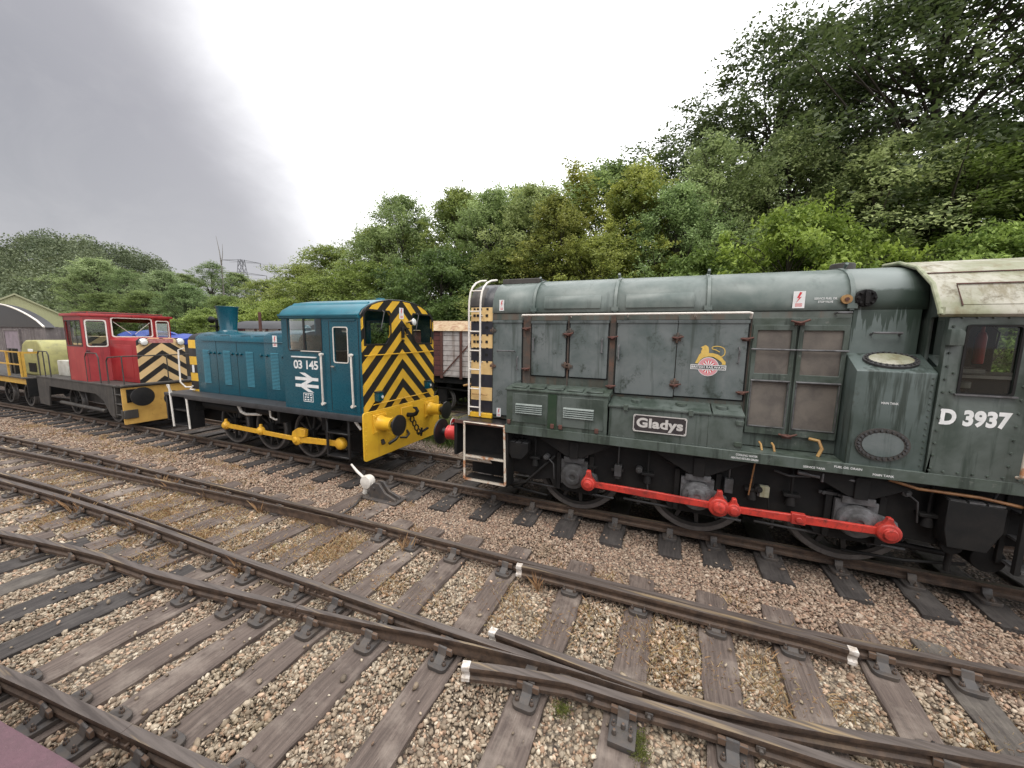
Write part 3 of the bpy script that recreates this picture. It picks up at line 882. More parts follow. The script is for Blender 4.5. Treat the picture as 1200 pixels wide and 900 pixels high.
# brake gear, pipes and brackets hung on the frames
rb = random.Random(21)
for k in range(15):
    x = -2.7 + k * .37 + rb.uniform(-.1, .1)
    mb = MB(); z = rb.uniform(.85, 1.2); h = rb.uniform(.08, .2); y = FY - .035
    kind = k % 4
    if kind == 0:
        mb.box(x - .05, x + .05, y - .09, y, z - h / 2, z + h / 2); mb.cyl((x, y - .06, z + h / 2), (x, y - .06, 1.29), .012, n=6)
    elif kind == 1:
        mb.cyl((x, y, z), (x, y - .1, z), .05, .045, n=12); mb.cyl((x, y - .1, z), (x, y - .13, z), .022, n=8); mb.tube([(x, y - .05, z), (x + .12, y - .06, z - .1), (x + .14, y - .06, z - .35)], .012, n=6)
    elif kind == 2:
        mb.tube([(x - .16, y - .03, z), (x, y - .05, z - .04), (x + .22, y - .04, z - .02), (x + .26, y - .03, 1.29)], .016, n=7)
    else:
        mb.box(x - .12, x + .12, y - .03, y, z - .02, z + .02); mb.cyl((x - .08, y, z), (x - .08, y - .06, z), .02, n=6); mb.cyl((x + .08, y, z), (x + .08, y - .06, z), .02, n=6)
    mb.build('frame_fitting', M['greydark'] if k % 3 else M['under'], g8, bevel=.003)
mb = MB(); mb.box(.62, .73, FY - .11, FY - .04, .8, .95); mb.build('maker_plate', M['cream'], g8, bevel=.006)
for ax in AX:                                        # brake blocks and hangers in front of each wheel
    mb = MB(); mb.prism([(ax - .8, .45), (ax - .72, .45), (ax - .69, .7), (ax - .72, .95), (ax - .8, .95)], 'y', -.82, -.7); mb.tube([(ax - .78, -.86, .3), (ax - .8, -.86, 1.2)], .025, n=8); mb.tube([(ax - 1.0, -.88, .36), (ax + .6, -.88, .33)], .02, n=8)
    mb.build('brake_block', M['greydark'], g8, bevel=.004)
# axle boxes and outside cranks
for i, ax in enumerate(AX):
    mb = MB()
    mb.box(ax - .21, ax + .21, FY - .1, FY - .035, .53, .93)
    mb.box(ax - .16, ax + .16, FY - .14, FY - .06, .9, .99)
    mb.lathe((ax, FY - .1, .69), 'y', [(.2, 0), (.2, -.05), (.185, -.1), (.12, -.105), (.115, -.13), (.05, -.132), (.045, -.115), (.001, -.115)], 30)
    cx = ax + .262; cz = (.657, .634, .662)[i]
    mb.prism([(ax - .05, .86), (ax + .12, .84), (cx + .1, cz + .1), (cx + .13, cz), (cx + .08, cz - .11), (ax + .1, .54), (ax - .05, .52)], 'y', FY - .175, FY - .1)
    for a in range(6):
        mb.cyl((ax + .17 * math.cos(a), FY - .13, .69 + .17 * math.sin(a)), (ax + .17 * math.cos(a), FY - .165, .69 + .17 * math.sin(a)), .018, n=6)
    mb.build('axle_box', M['steelgrey'] if i else M['greydark'], g8, bevel=.008, seg=2)
# rods
PN = [(AX[0] + .262, .657), (AX[1] + .262, .634), (AX[2] + .25, .664)]
def rod(x0, z0, x1, z1, h0=.042, h1=.053):
    mb = MB(); y = FY - .255
    mb.prism([(x0, z0 - h0), ((x0 + x1) / 2, (z0 + z1) / 2 - h1), (x1, z1 - h0), (x1, z1 + h0), ((x0 + x1) / 2, (z0 + z1) / 2 + h1), (x0, z0 + h0)], 'y', y - .02, y + .025)
    return mb
K = (PN[1][0] + .175, .632)
mb = rod(PN[0][0], PN[0][1], PN[1][0], PN[1][1])
for (x, z), r_ in ((PN[0], .105), (PN[1], .125)):
    mb.lathe((x, FY - .25, z), 'y', [(r_, .045), (r_, -.05), (r_ * .86, -.062), (r_ * .6, -.062), (r_ * .56, -.1), (r_ * .3, -.104), (.001, -.1)], 26)
    mb.prism([(x - r_ * .75, z + r_ * .5), (x + r_ * .7, z + r_ * .5), (x + .035, z + r_ + .045), (x + .03, z + r_ + .1), (x - .03, z + r_ + .1), (x - .035, z + r_ + .045)], 'y', FY - .29, FY - .22)
mb.build('coupling_rod', M['rodred'], g8, bevel=.006)
mb = rod(K[0], K[1], PN[2][0], PN[2][1])
for (x, z), r_ in ((K, .085), (PN[2], .115)):
    mb.lathe((x, FY - .25, z), 'y', [(r_, .045), (r_, -.055), (r_ * .86, -.066), (r_ * .6, -.066), (r_ * .56, -.1), (.001, -.104)], 24)
    mb.prism([(x - r_ * .75, z + r_ * .5), (x + r_ * .7, z + r_ * .5), (x + .03, z + r_ + .03), (x + .025, z + r_ + .065), (x - .025, z + r_ + .065), (x - .03, z + r_ + .03)], 'y', FY - .29, FY - .22)
xm = (K[0] + PN[2][0]) / 2 - .08
mb.box(xm - .075, xm + .075, FY - .295, FY - .22, .585, .72); mb.cyl((xm, FY - .29, .65), (xm, FY - .32, .65), .035, n=10)
mb.build('coupling_rod', M['rodred'], g8, bevel=.006)
# far side rod, plain
mb = MB(); mb.box(AX[0], AX[2], 1.22, 1.26, .6, .71); mb.build('coupling_rod', M['rodred'], g8)

# footplate and valance
mb = MB()
mb.box(-3.0, 4.3, -1.29, 1.29, 1.385, 1.43)
for s in (-1, 1): mb.box(-3.0, 4.3, *sorted((s * 1.294, s * 1.25)), 1.3, 1.436)
mb.build('footplate', M['green_low'], g8, bevel=.006)
mb = MB()
for s, x0, x1, zc in (('HEATING RETURN DRAIN', .23, .53, 1.345), ('SERVICE TANK', 1.0, 1.22, 1.34), ('FUEL OIL DRAIN', 1.3, 1.56, 1.385), ('MAIN TANK', 1.66, 1.85, 1.345), ('COOLING WATER', .28, .52, 1.39)):
    mb.text(s, near(-1.294), x0, x1, zc, .026, .002, 0, .01)
mb.build('lettering', M['letter'], g8)
mb = MB()
mb.box(-3.93, -3.0, -1.27, 1.27, 1.37, 1.41, 0)
mb.box(-3.95, -3.0, -1.285, -1.255, 1.36, 1.42, 1)
mb.build('end_platform', [M['black'], M['rust']], g8, bevel=.005)
mb = MB()                                            # buffer beams
mb.box(-3.99, -3.93, -1.24, 1.24, .78, 1.37); mb.box(4.3, 4.36, -1.24, 1.24, .78, 1.37)
mb.build('buffer_beam', M['under'], g8, bevel=.008)
for s in (-1, 1):
    buffer_set(g8, -3.99, s * .865, 1.05, -1, M['redbuf'], M['black'], .53, .24)
    buffer_set(g8, 4.36, s * .865, 1.05, 1, M['redbuf'], M['black'], .53, .24)
mb = MB(); mb.lathe((-3.98, -.05, 1.2), 'x', [(.001, -.03), (.07, -.03), (.07, .02)], 16); mb.build('lamp_bracket', M['yellow'], g8)

# front steps
mb = MB()
P = lambda x, z: (x, -1.285, z)
mb.tube([P(-3.755, .4), P(-3.755, 1.4), P(-3.01, 1.4), P(-2.98, .4)], .021, n=10, m=0)
mb.build('step_frame', M['rustwhite'], g8)
mb = MB()
for z in (.82, .4):
    mb.box(-3.77, -2.98, -1.27, -.98, z - .03, z)
    mb.box(-3.77, -2.98, -1.28, -1.262, z - .035, z + .01, 1)
mb.box(-2.99, -2.95, -1.27, -.98, .36, 1.36)
mb.box(-3.76, -2.98, -.99, -.96, .42, .6)
mb.build('step', [M['under'], M['rustwhite']], g8, bevel=.004)
# sandboxes
mb = MB()
mb.prism([(-2.97, 1.12), (-2.62, 1.12), (-2.62, .98), (-2.72, .86), (-2.9, .86), (-2.97, .98)], 'y', -1.22, -.98, 0)
for i in range(3): mb.box(-2.96 + i * .115, -2.855 + i * .115, -1.2, -1.0, 1.12, 1.135 + .004 * (i % 2), 1)
mb.build('sandbox', [M['under'], M['steelgrey']], g8, bevel=.006)
mb = MB()
mb.prism([(2.36, 1.14), (2.82, 1.12), (2.82, .85), (2.72, .6), (2.4, .6), (2.36, .8)], 'y', -1.24, -.98, 0)
for i in range(3): mb.box(2.37 + i * .152, 2.51 + i * .152, -1.23, -1.0, 1.13 - .004 * i, 1.15 + .006 * (i == 1), 1)
mb.build('sandbox', [M['under'], M['steelgrey']], g8, bevel=.006)
# rear steps, seen past the sandbox
mb = MB()
for z in (1.06, .77): mb.box(2.98, 3.6, -1.27, -1.0, z - .025, z, 1)
mb.box(2.93, 2.98, -1.27, -1.22, .42, 1.3); mb.box(2.93, 2.98, -1.02, -.98, .42, 1.3)
mb.box(3.58, 3.63, -1.27, -.98, .42, 1.3); mb.box(2.98, 3.6, -1.27, -1.0, .44, .47, 1)
mb.build('step', [M['under'], M['steelgrey']], g8, bevel=.004)
# pipes and small fittings under the footplate
mb = MB()
mb.tube([(1.85, -1.2, 1.28), (2.1, -1.22, 1.22), (2.6, -1.22, 1.21), (2.95, -1.22, 1.16), (3.2, -1.22, 1.0)], .018, n=8)
mb.tube([(.52, -1.2, 1.3), (.51, -1.18, 1.15), (.49, -1.15, .82)], .009, n=6)
mb.build('pipe', M['copper'], g8)
mb = MB()
for x in (.58, .72): mb.tube([(x, -1.0, 1.52), (x + .01, -1.06, 1.5), (x + .02, -1.09, 1.43)], .013, n=8)
mb.tube([(1.12, -.98, 1.62), (1.2, -1.05, 1.62), (1.23, -1.08, 1.53), (1.19, -1.1, 1.43)], .02, n=8)
mb.build('pipe', M['brass'], g8)
mb = MB()
mb.box(.6, .72, FY - .09, FY, .8, .94)
for x in (1.1, 1.5):
    mb.cyl((x - .1, -1.12, 1.21), (x + .12, -1.15, 1.19), .03, .022, n=10); mb.cyl((x + .15, -1.15, 1.13), (x + .15, -1.15, 1.24), .016, n=8)
mb.build('valve', M['steelgrey'], g8, bevel=.004)

M['hoodbase'] = mat('stained_green_paint', (.085, .1, .086), .55, var=(.05, .062, .05), vs=2.5, vlo=.42, vhi=.6, streak=(.1, .068, .048), slo=.46, shi=.6, sfac=.75, dirt=(.03, .028, .022), dlo=.58, dhi=.74, ds=11, bump=.15)
# hood: one long body with a rounded top
def drip_mat():
    """fresher dark green with a ragged lower edge where rain has run down the faded paint"""
    t = NT('green_paint_with_runs'); p = t.pos(); x, y, z = t.sep(p)
    n = t.noise(p, 1.8, 6, .62); f = t.noise(p, 30, 4, .7)
    col = t.mix(t.ramp(n, .4, .65), (.13, .16, .152), (.075, .1, .09))
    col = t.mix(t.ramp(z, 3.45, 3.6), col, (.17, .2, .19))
    jag = t.noise(t.scale(p, (13, 0, .35)), 1.0, 4, .7)
    low = t.math('SUBTRACT', 3.32, t.math('MULTIPLY', t.ramp(jag, .35, .68), .5))
    edge = t.math('ADD', 3.5, t.math('MULTIPLY', t.math('SUBTRACT', n, .5), .25))
    m = t.math('MULTIPLY', t.ramp(t.math('SUBTRACT', z, low), -.01, .015), t.ramp(t.math('SUBTRACT', edge, z), -.01, .02))
    col = t.mix(t.math('MULTIPLY', m, .92), col, (.026, .042, .031))
    side = t.ramp(t.math('ADD', x, t.math('MULTIPLY', jag, .12)), 1.98, 2.04)
    col = t.mix(t.math('MULTIPLY', side, .8), col, (.028, .045, .033))
    t.pbsdf(col, t.math('ADD', .34, t.math('MULTIPLY', f, .2)), 0, .5, t.bump(f, .1, .004))
    return t.mat
M['drip'] = drip_mat()
M['tank'] = mat('streaked_tank_paint', (.098, .125, .118), .36, var=(.06, .082, .072), vs=1.6, vlo=.42, vhi=.65, streak=(.022, .033, .025), slo=.5, shi=.58, sfac=.85, dirt=(.04, .045, .035), dlo=.62, dhi=.75, ds=6, bump=.1)
HY = .92
top = [(.92, 3.24), (.915, 3.36), (.885, 3.49), (.82, 3.6), (.72, 3.69), (.58, 3.755), (.4, 3.8), (.2, 3.825), (0, 3.832)]
sec = [(-a, b) for a, b in top] + [(a, b) for a, b in reversed(top[:-1])]
mb = MB()
mb.prism([(-HY + .012, 1.43), (-HY + .012, 3.235), (HY - .012, 3.235), (HY - .012, 1.43)], 'x', -3.42, 2.03, 0)
mb.build('hood', M['hoodbase'], g8, bevel=.012, seg=2)
mb = MB()
mb.prism([(-HY, 1.43), (-HY, 3.245), (HY, 3.245), (HY, 1.43)], 'x', 1.42, 2.045, 0)
mb.build('hood', M['drip'], g8, bevel=.012, seg=2)
mb = MB()
mb.prism(sec, 'x', 1.405, 2.09, 0)
mb.build('hood_roof', M['drip'], g8, bevel=.008, angle=50)
mb = MB()
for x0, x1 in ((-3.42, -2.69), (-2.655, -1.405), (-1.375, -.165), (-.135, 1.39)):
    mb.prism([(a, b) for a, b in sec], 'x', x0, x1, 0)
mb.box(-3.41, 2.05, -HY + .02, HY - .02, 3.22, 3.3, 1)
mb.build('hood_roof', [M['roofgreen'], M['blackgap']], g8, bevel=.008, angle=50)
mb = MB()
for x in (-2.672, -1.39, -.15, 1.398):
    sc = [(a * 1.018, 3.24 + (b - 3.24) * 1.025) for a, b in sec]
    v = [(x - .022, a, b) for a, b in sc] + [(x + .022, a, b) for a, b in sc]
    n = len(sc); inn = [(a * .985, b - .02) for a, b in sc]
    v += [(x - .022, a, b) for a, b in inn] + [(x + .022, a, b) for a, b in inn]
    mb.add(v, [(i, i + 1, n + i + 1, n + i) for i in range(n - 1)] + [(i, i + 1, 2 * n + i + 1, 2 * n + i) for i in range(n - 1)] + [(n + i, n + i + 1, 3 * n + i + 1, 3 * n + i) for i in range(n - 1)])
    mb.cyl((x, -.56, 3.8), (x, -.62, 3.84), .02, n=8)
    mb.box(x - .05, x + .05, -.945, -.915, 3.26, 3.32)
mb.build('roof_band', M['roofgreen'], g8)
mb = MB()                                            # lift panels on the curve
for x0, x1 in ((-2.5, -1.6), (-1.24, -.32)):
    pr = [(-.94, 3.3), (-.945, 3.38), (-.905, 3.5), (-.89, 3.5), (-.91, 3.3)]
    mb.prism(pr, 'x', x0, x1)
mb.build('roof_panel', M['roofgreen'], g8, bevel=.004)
mb = MB()
for x0, x1 in ((-3.4, -2.7),): mb.box(x0, x1, -.55, .55, 3.76, 3.85)
mb.cyl((1.55, 0, 3.8), (1.55, 0, 3.93), .14, n=18)
mb.build('roof_cowl', M['frame'], g8, bevel=.01)

# nose with the radiator shutters, banded black and pale yellow
M['nose'] = stripe_mat('nose_bands', 1.955, .4625, .492, 0, (.8, .56, .25), (.018, .019, .026), 0, 3.345, (.02, .021, .026))
nsec = [(-a * .955, 3.24 + (b - 3.24) * .965) for a, b in top]; nsec = [(-.88, 1.43)] + nsec + [(-a, b) for a, b in reversed(nsec[:-1])] + [(.88, 1.43)]
mb = MB(); mb.prism(nsec, 'x', -3.86, -3.41, 0)
mb.build('radiator', M['nose'], g8, bevel=.03, seg=3)
mb = MB()
for zc in (3.205, 2.755): 
    for x in (-3.78, -3.715, -3.655, -3.54): mb.box(x - .022, x + .022, -.89, -.874, zc - .022, zc + .022)
for zc in (3.095, 3.315, 2.64, 2.87, 2.41):
    for x in (-3.78, -3.715, -3.655, -3.53): mb.box(x - .018, x + .018, -.888, -.874, zc - .016, zc + .016)
for zc, xx in ((2.53, -3.7), (2.53, -3.54), (3.0, -3.54)): mb.box(xx - .025, xx + .025, -.889, -.874, zc - .022, zc + .022)
mb.build('radiator_slot', M['blackgap'], g8)
mb = MB()
mb.prism([(-.88, 3.36), (-.85, 3.5), (-.78, 3.6), (-.69, 3.68), (-.4, 3.785), (0, 3.81), (.4, 3.785), (.69, 3.68), (.85, 3.5), (.88, 3.36)], 'x', -3.88, -3.6)
mb.build('radiator_cap', M['frame'], g8, bevel=.02, seg=2)
mb = MB(); mb.box(-3.87, -3.4, -.95, -.87, 1.42, 1.5); mb.build('toe_board', M['yellow'], g8, bevel=.005)
mb = MB(); mb.tube([(-3.8, -.93, 1.83), (-3.5, -.93, 1.83)], .012, n=6); mb.tube([(-4.1, -.7, 1.93), (-3.9, -.75, 1.98), (-3.8, -.8, 1.95)], .02, n=8); mb.build('lamp_iron', M['brass'], g8)
mb = MB()                                            # ladder
for x in (-3.845, -3.625):
    pts = [(x, -.965, 1.45), (x, -.965, 3.3), (x + .004, -.96, 3.46), (x + .012, -.93, 3.6), (x + .02, -.87, 3.69), (x + .03, -.77, 3.77), (x + .04, -.62, 3.825), (x + .05, -.42, 3.86)]
    mb.tube(pts, .0175, n=10)
for z in (1.6, 1.93, 2.27, 2.6, 2.93, 3.27): mb.tube([(-3.845, -.965, z), (-3.625, -.965, z)], .0125, n=8)
mb.tube([(-3.83, -.92, 3.62), (-3.61, -.92, 3.62)], .012, n=8)
for z in (1.5, 2.4, 3.2): 
    for x in (-3.845, -3.625): mb.tube([(x, -.965, z), (x, -.87, z)], .01, n=6)
mb.build('ladder', M['white'], g8)

# side doors
DW = HY - .012
def side_door(x0, x1, z0, z1, hinge, hx):
    mb = MB(); mp = near(-DW)
    mb.sheet([rr(x0 - .02, x1 + .02, z0 - .022, z1 + .02, .012, 2)], mp, .0, .006, 0)
    gapo = mb.build('door_gap', M['blackgap'], g8)
    mb = MB()
    mb.sheet([rr(x0, x1, z0, z1, .012, 2)], mp, .007, .03, 0)
    mb.sheet([rr(x0 - .012, x1 + .012, z1 - .03, z1 + .012, .008, 2)], mp, .0, .045, 0)
    d = mb.build('side_door', M['door'], g8, bevel=.007, seg=2)
    mb = MB()
    mb.tube([(hx, -DW - .03, z0 + .56 * (z1 - z0) - .12 + .03), (hx, -DW - .075, z0 + .56 * (z1 - z0) - .09), (hx, -DW - .075, z0 + .56 * (z1 - z0) + .09), (hx, -DW - .03, z0 + .56 * (z1 - z0) + .12)], .012, n=8)
    mb.build('handle', M['steelgrey'], d)
    mb = MB()
    for z in hinge:
        s = x1 if abs(hx - x0) < abs(hx - x1) else x0
        mb.box(s - .055, s + .055, -DW - .045, -DW - .012, z - .022, z + .022)
        mb.cyl((s, -DW - .045, z - .05), (s, -DW - .045, z + .05), .018, n=8)
    mb.build('hinge', M['seam'], d, bevel=.003)
    return d
side_door(-3.39, -2.87, 1.5, 3.11, (2.95, 2.35), -2.93)
side_door(-2.69, -2.12, 2.23, 3.1, (2.9, 2.42), -2.65)
side_door(-2.05, -1.47, 2.235, 3.105, (2.95, 2.4), -1.55)
side_door(-1.335, -.515, 2.03, 3.11, (2.85, 2.2), -1.3)
crest_door = side_door(-.505, .345, 2.05, 3.11, (2.9, 2.25), .26)
mb = MB(); mp = near(-DW)
for x0, x1, z0, z1 in ((-2.845, -2.715, 1.45, 3.2), (-2.097, -2.073, 2.0, 3.2), (-1.44, -1.365, 1.44, 3.2), (.37, .384, 1.44, 3.2)):
    mb.sheet([[(x0, z0), (x1, z0), (x1, z1), (x0, z1)]], mp, 0, .014, 0)
mb.sheet([[(-.512, 2.0), (-.508, 2.0), (-.508, 3.18), (-.512, 3.18)]], mp, 0, .012, 0)
mb.build('door_post', M['seam'], g8, bevel=.003)
mb = MB()                                            # rusty latches
for x, z in ((-2.78, 2.98), (-2.78, 2.32), (-1.4, 2.86), (-1.4, 2.12), (.33, 2.87), (.33, 2.15), (-.5, 2.2), (-2.08, 2.9), (-.51, 2.87)):
    mb.box(x - .045, x + .045, -DW - .05, -DW - .012, z - .024, z + .024)
    mb.tube([(x - .07, -DW - .06, z + .01), (x, -DW - .075, z), (x + .08, -DW - .06, z + .025)], .014, n=6)
    mb.cyl((x, -DW - .05, z), (x, -DW - .085, z), .02, n=8)
mb.build('latch', M['rust'], g8, bevel=.004)
mb = MB(); mb.tube([(-3.29, -.965, 2.6), (-3.29, -.99, 2.615), (-2.97, -.99, 2.615), (-2.97, -.965, 2.6)], .012, n=8); mb.build('grab_rail', M['steelgrey'], g8)
mb = MB()
mb.tube([(-2.87, -.93, 3.185), (-2.84, -1.0, 3.2), (.33, -1.0, 3.215), (.36, -.99, 3.21), (.36, -.93, 3.15)], .016, n=10)
for x in (-2.05, -1.2, -.3): mb.tube([(x, -1.0, 3.205), (x, -.92, 3.17)], .012, n=6)
mb.build('handrail', M['white'], g8)
# crest: lion over a wheel, on its door
mb = MB(); mp = near(-DW - .03)
cx, cz, k = -.095, 2.57, .00079
def Q(px, py): return (cx + (px - 608) * k, cz - (py - 487) * k * 1.02)
lion = [(545, 222), (500, 245), (470, 262), (498, 280), (480, 330), (486, 352), (455, 390), (432, 452), (398, 535), (446, 540), (478, 478), (525, 438), (605, 415), (680, 420), (745, 458), (795, 492), (822, 520), (815, 548), (872, 548), (872, 498), (832, 458), (808, 415), (745, 378), (665, 358), (606, 358), (602, 305), (590, 252)]
mb.sheet([[Q(*q) for q in lion]], mp, .0045, None, 2)
tail = [(795, 415), (838, 385), (850, 330), (830, 275), (770, 245), (700, 240), (645, 262), (655, 288), (705, 300), (770, 335)]
tl = [Q(*q) for q in cr(tail, 18)]
for a, b in zip(tl[:-1], tl[1:]):
    d = Vector((b[0] - a[0], b[1] - a[1])).normalized() * .0055; n = (-d.y, d.x)
    mb.sheet([[(a[0] + n[0], a[1] + n[1]), (b[0] + n[0], b[1] + n[1]), (b[0] - n[0], b[1] - n[1]), (a[0] - n[0], a[1] - n[1])]], mp, .0045, None, 2)
c0 = Q(610, 592)
mb.sheet([circ(*c0, .13)], mp, .002, None, 0)
mb.sheet([circ(*c0, .123), circ(*c0, .085)], mp, .0032, None, 1)
for i in range(14):
    a = 2 * PI * i / 14
    mb.sheet([[(c0[0] + r_ * math.cos(a + s), c0[1] + r_ * math.sin(a + s)) for r_, s in ((.035, -.06), (.087, -.1), (.087, .1), (.035, .06))]], mp, .0038, None, 3)
mb.sheet([circ(*c0, .034)], mp, .004, None, 1)
mb.sheet([[Q(330, 560), Q(886, 560), Q(886, 642), Q(330, 642)]], mp, .0055, None, 0)
mb.sheet([[Q(340, 570), Q(876, 570), Q(876, 630), Q(340, 630)]], mp, .0065, None, 4)
mb.text('BRITISH RAILWAYS', mp, Q(348, 0)[0], Q(868, 0)[0], Q(0, 600)[1], .034, .0075, 0, .02)
mb.build('crest', [M['letter'], M['pink'], M['gold'], M['signred'], M['plate']], crest_door)
flash(g8, -3.285, -3.2, 3.28, 3.46, near(-.923)); flash(g8, -3.31, -3.23, 1.47, 1.62, near(-DW - .03))
flash(g8, .8, .925, 3.27, 3.48, near(-.923))
mb = MB()
mb.text('SERVICE FUEL OIL', near(-.92), 1.02, 1.25, 3.385, .026, .004, 0, .01); mb.text('STOP VALVE', near(-.92), 1.06, 1.21, 3.345, .026, .004, 0, .01)
mb.text('MAIN TANK', near(-1.27), 1.655, 1.805, 2.18, .026, .003, 0, .01)
mb.build('lettering', M['letter'], g8)
mb = MB()
mb.cyl((1.335, -.91, 3.37), (1.335, -.95, 3.37), .055, n=18, m=0); mb.cyl((1.335, -.95, 3.37), (1.335, -.965, 3.37), .022, n=10, m=1)
mb.build('stop_valve', [M['brass'], M['rust']], g8)
mb = MB()
mb.cyl((1.515, -.9, 3.38), (1.515, -.955, 3.38), .105, .1, n=22)
for a in range(8): mb.cyl((1.515 + .078 * math.cos(a * PI / 4), -.95, 3.38 + .078 * math.sin(a * PI / 4)), (1.515 + .078 * math.cos(a * PI / 4), -.985, 3.38 + .078 * math.sin(a * PI / 4)), .016, n=6)
mb.box(1.495, 1.535, -.99, -.95, 3.31, 3.45)
mb.build('filler_cap', M['under'], g8, bevel=.003)
mb = MB(); mb.tube([(1.61, -.92, 2.955), (1.61, -.985, 2.97), (1.87, -.985, 2.97), (1.87, -.92, 2.955)], .014, n=8); mb.tube([(1.25, -.92, 3.205), (1.26, -.96, 3.21), (1.4, -.96, 3.21)], .014, n=8); mb.build('grab_rail', M['steelgrey'], g8)

# boxes on the footplate: louvred pair and the long locker with the nameplate
mb = MB()
mb.box(-2.98, -1.375, -1.275, -.9, 1.43, 2.0); mb.prism([(-1.29, 2.0), (-1.29, 2.03), (-.9, 2.09), (-.9, 2.0)], 'x', -3.0, -1.36)
lb = mb.build('battery_box', M['green_low'], g8, bevel=.01, seg=2)
mb = MB()
for i in range(5):
    x = -2.9 + i * .3
    mb.prism([(-1.24, 2.042), (-1.24, 2.062), (-1.08, 2.087), (-1.08, 2.065)], 'x', x, x + .24)
mb.build('vent_lid', M['green_low'], lb, bevel=.006)
mb = MB(); mp = near(-1.275)
mb.sheet([rr(-2.87, -2.29, 1.5, 1.96, .01, 2)], mp, 0, .012, 0); mb.sheet([rr(-2.13, -1.43, 1.5, 1.96, .01, 2)], mp, 0, .012, 0)
mb.build('box_door', M['green'], lb, bevel=.004)
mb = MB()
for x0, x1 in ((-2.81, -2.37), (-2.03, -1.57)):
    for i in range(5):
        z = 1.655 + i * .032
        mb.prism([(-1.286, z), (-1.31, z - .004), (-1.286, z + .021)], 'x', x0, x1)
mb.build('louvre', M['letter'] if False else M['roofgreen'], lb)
mb = MB(); mb.sheet([[(-2.28, 1.45), (-2.14, 1.45), (-2.14, 1.99), (-2.28, 1.99)]], near(-1.275), 0, .004, 0); mb.build('post_strip', mat('dark_green_patch', (.018, .042, .02), .45, var=(.03, .05, .03), bump=.1), lb)
mb = MB()
for x in (-2.93, -2.2, -2.07, -1.52): mb.box(x - .028, x + .028, -1.3, -1.275, 1.455, 1.525)
mb.build('hasp', M['rust'], lb, bevel=.004)
mb = MB()
mb.box(-1.35, .335, -1.275, -.9, 1.43, 1.885); mb.prism([(-1.295, 1.872), (-1.295, 1.9), (-.9, 1.98), (-.9, 1.885)], 'x', -1.365, -.035); mb.prism([(-1.295, 1.872), (-1.295, 1.9), (-.9, 1.98), (-.9, 1.885)], 'x', -.02, .345)
lk = mb.build('locker', M['green'], g8, bevel=.008, seg=2)
mb = MB()
for x, y, r_ in ((-1.0, -1.08, .07), (-.4, -1.08, .075), (.1, -1.08, .075)): mb.cyl((x, y, 1.93), (x, y, 1.975), r_, n=16)
for x in (-1.12, -.28): mb.box(x - .03, x + .03, -1.31, -1.25, 1.84, 1.92)
for x in (-.06, ): mb.box(x - .004, x + .004, -1.281, -1.27, 1.44, 1.88)
for z in (1.52, 1.8): mb.box(.25, .34, -1.295, -1.27, z - .03, z + .03)
mb.build('hasp', M['green_low'], lk, bevel=.004)
mb = MB(); mp = near(-1.275)
mb.sheet([rr(-1.01, -.318, 1.555, 1.8, .025, 4)], mp, 0, .014, 0)
mb.sheet([rr(-1.01, -.318, 1.555, 1.8, .025, 4), rr(-.997, -.331, 1.568, 1.787, .018, 4)], mp, .013, .02, 1)
mb.text('Gladys', mp, -.965, -.363, 1.667, .178, .0165, 1, .042, 1.06)
mb.bolts([(-.985, 1.58), (-.343, 1.58), (-.985, 1.775), (-.343, 1.775)], near(-1.289), .008, .006, 1)
mb.build('nameplate', [M['plate'], M['silver']], lk)
mb = MB()
mb.bolts([(-1.3 + .082 * i, 1.86) for i in range(20)] + [(-1.3 + .082 * i, 1.455) for i in range(20)], near(-1.275), .009, .006)
mb.build('rivets', M['green'], lk)

# gauzed radiator doors
mb = MB(); mp = near(-DW)
mb.sheet([[(.385, 1.44), (1.415, 1.44), (1.415, 3.15), (.385, 3.15)]], mp, 0, .02, 0)
for x0, x1 in ((.4, .87), (.895, 1.395)):
    mb.sheet([[(x0, 1.62), (x1, 1.62), (x1, 3.06), (x0, 3.06)], [(x0 + .05, 2.43), (x0 + .05, 2.99), (x1 - .05, 2.99), (x1 - .05, 2.43)], [(x0 + .04, 1.73), (x0 + .04, 2.32), (x1 - .04, 2.32), (x1 - .04, 1.73)]], mp, .02, .055, 0)
gd = mb.build('grille_door', M['green_low'], g8, bevel=.005)
mb = MB(); mp = near(-DW - .02)
for x0, x1 in ((.44, .83), (.935, 1.355)):
    mb.sheet([[(x0, 2.42), (x1, 2.42), (x1, 3.0), (x0, 3.0)]], mp, .0, .012, 0)
    mb.sheet([[(x0 - .01, 1.72), (x1 + .01, 1.72), (x1 + .01, 2.33), (x0 - .01, 2.33)]], mp, .0, .012, 0)
mb.build('gauze', M['mesh'], gd)
mb = MB()
for x0, x1 in ((.4, .87), (.895, 1.395)): mb.tube([(x0 - .01, -DW - .075, 2.745), (x1 + .01, -DW - .075, 2.745)], .012, n=8); mb.tube([(x0 + .02, -DW - .06, 2.335), (x1 - .02, -DW - .06, 2.335)], .013, n=8)
for x0, x1, za, zb in ((.43, .84, 1.725, 2.325), (.925, 1.365, 1.725, 2.325)):
    mb.tube([(x0, -DW - .057, za), (x1, -DW - .057, za), (x1, -DW - .057, zb), (x0, -DW - .057, zb), (x0, -DW - .057, za)], .009, n=6)
mb.build('grille_bar', M['steelgrey'], gd)
mb = MB()
for x, z in ((.885, 3.08), (.88, 1.62)):
    mb.box(x - .05, x + .05, -DW - .09, -DW - .04, z - .025, z + .025); mb.tube([(x - .1, -DW - .1, z + .03), (x, -DW - .1, z), (x + .1, -DW - .1, z + .045)], .015, n=6)
mb.build('latch', M['rust'], gd, bevel=.004)

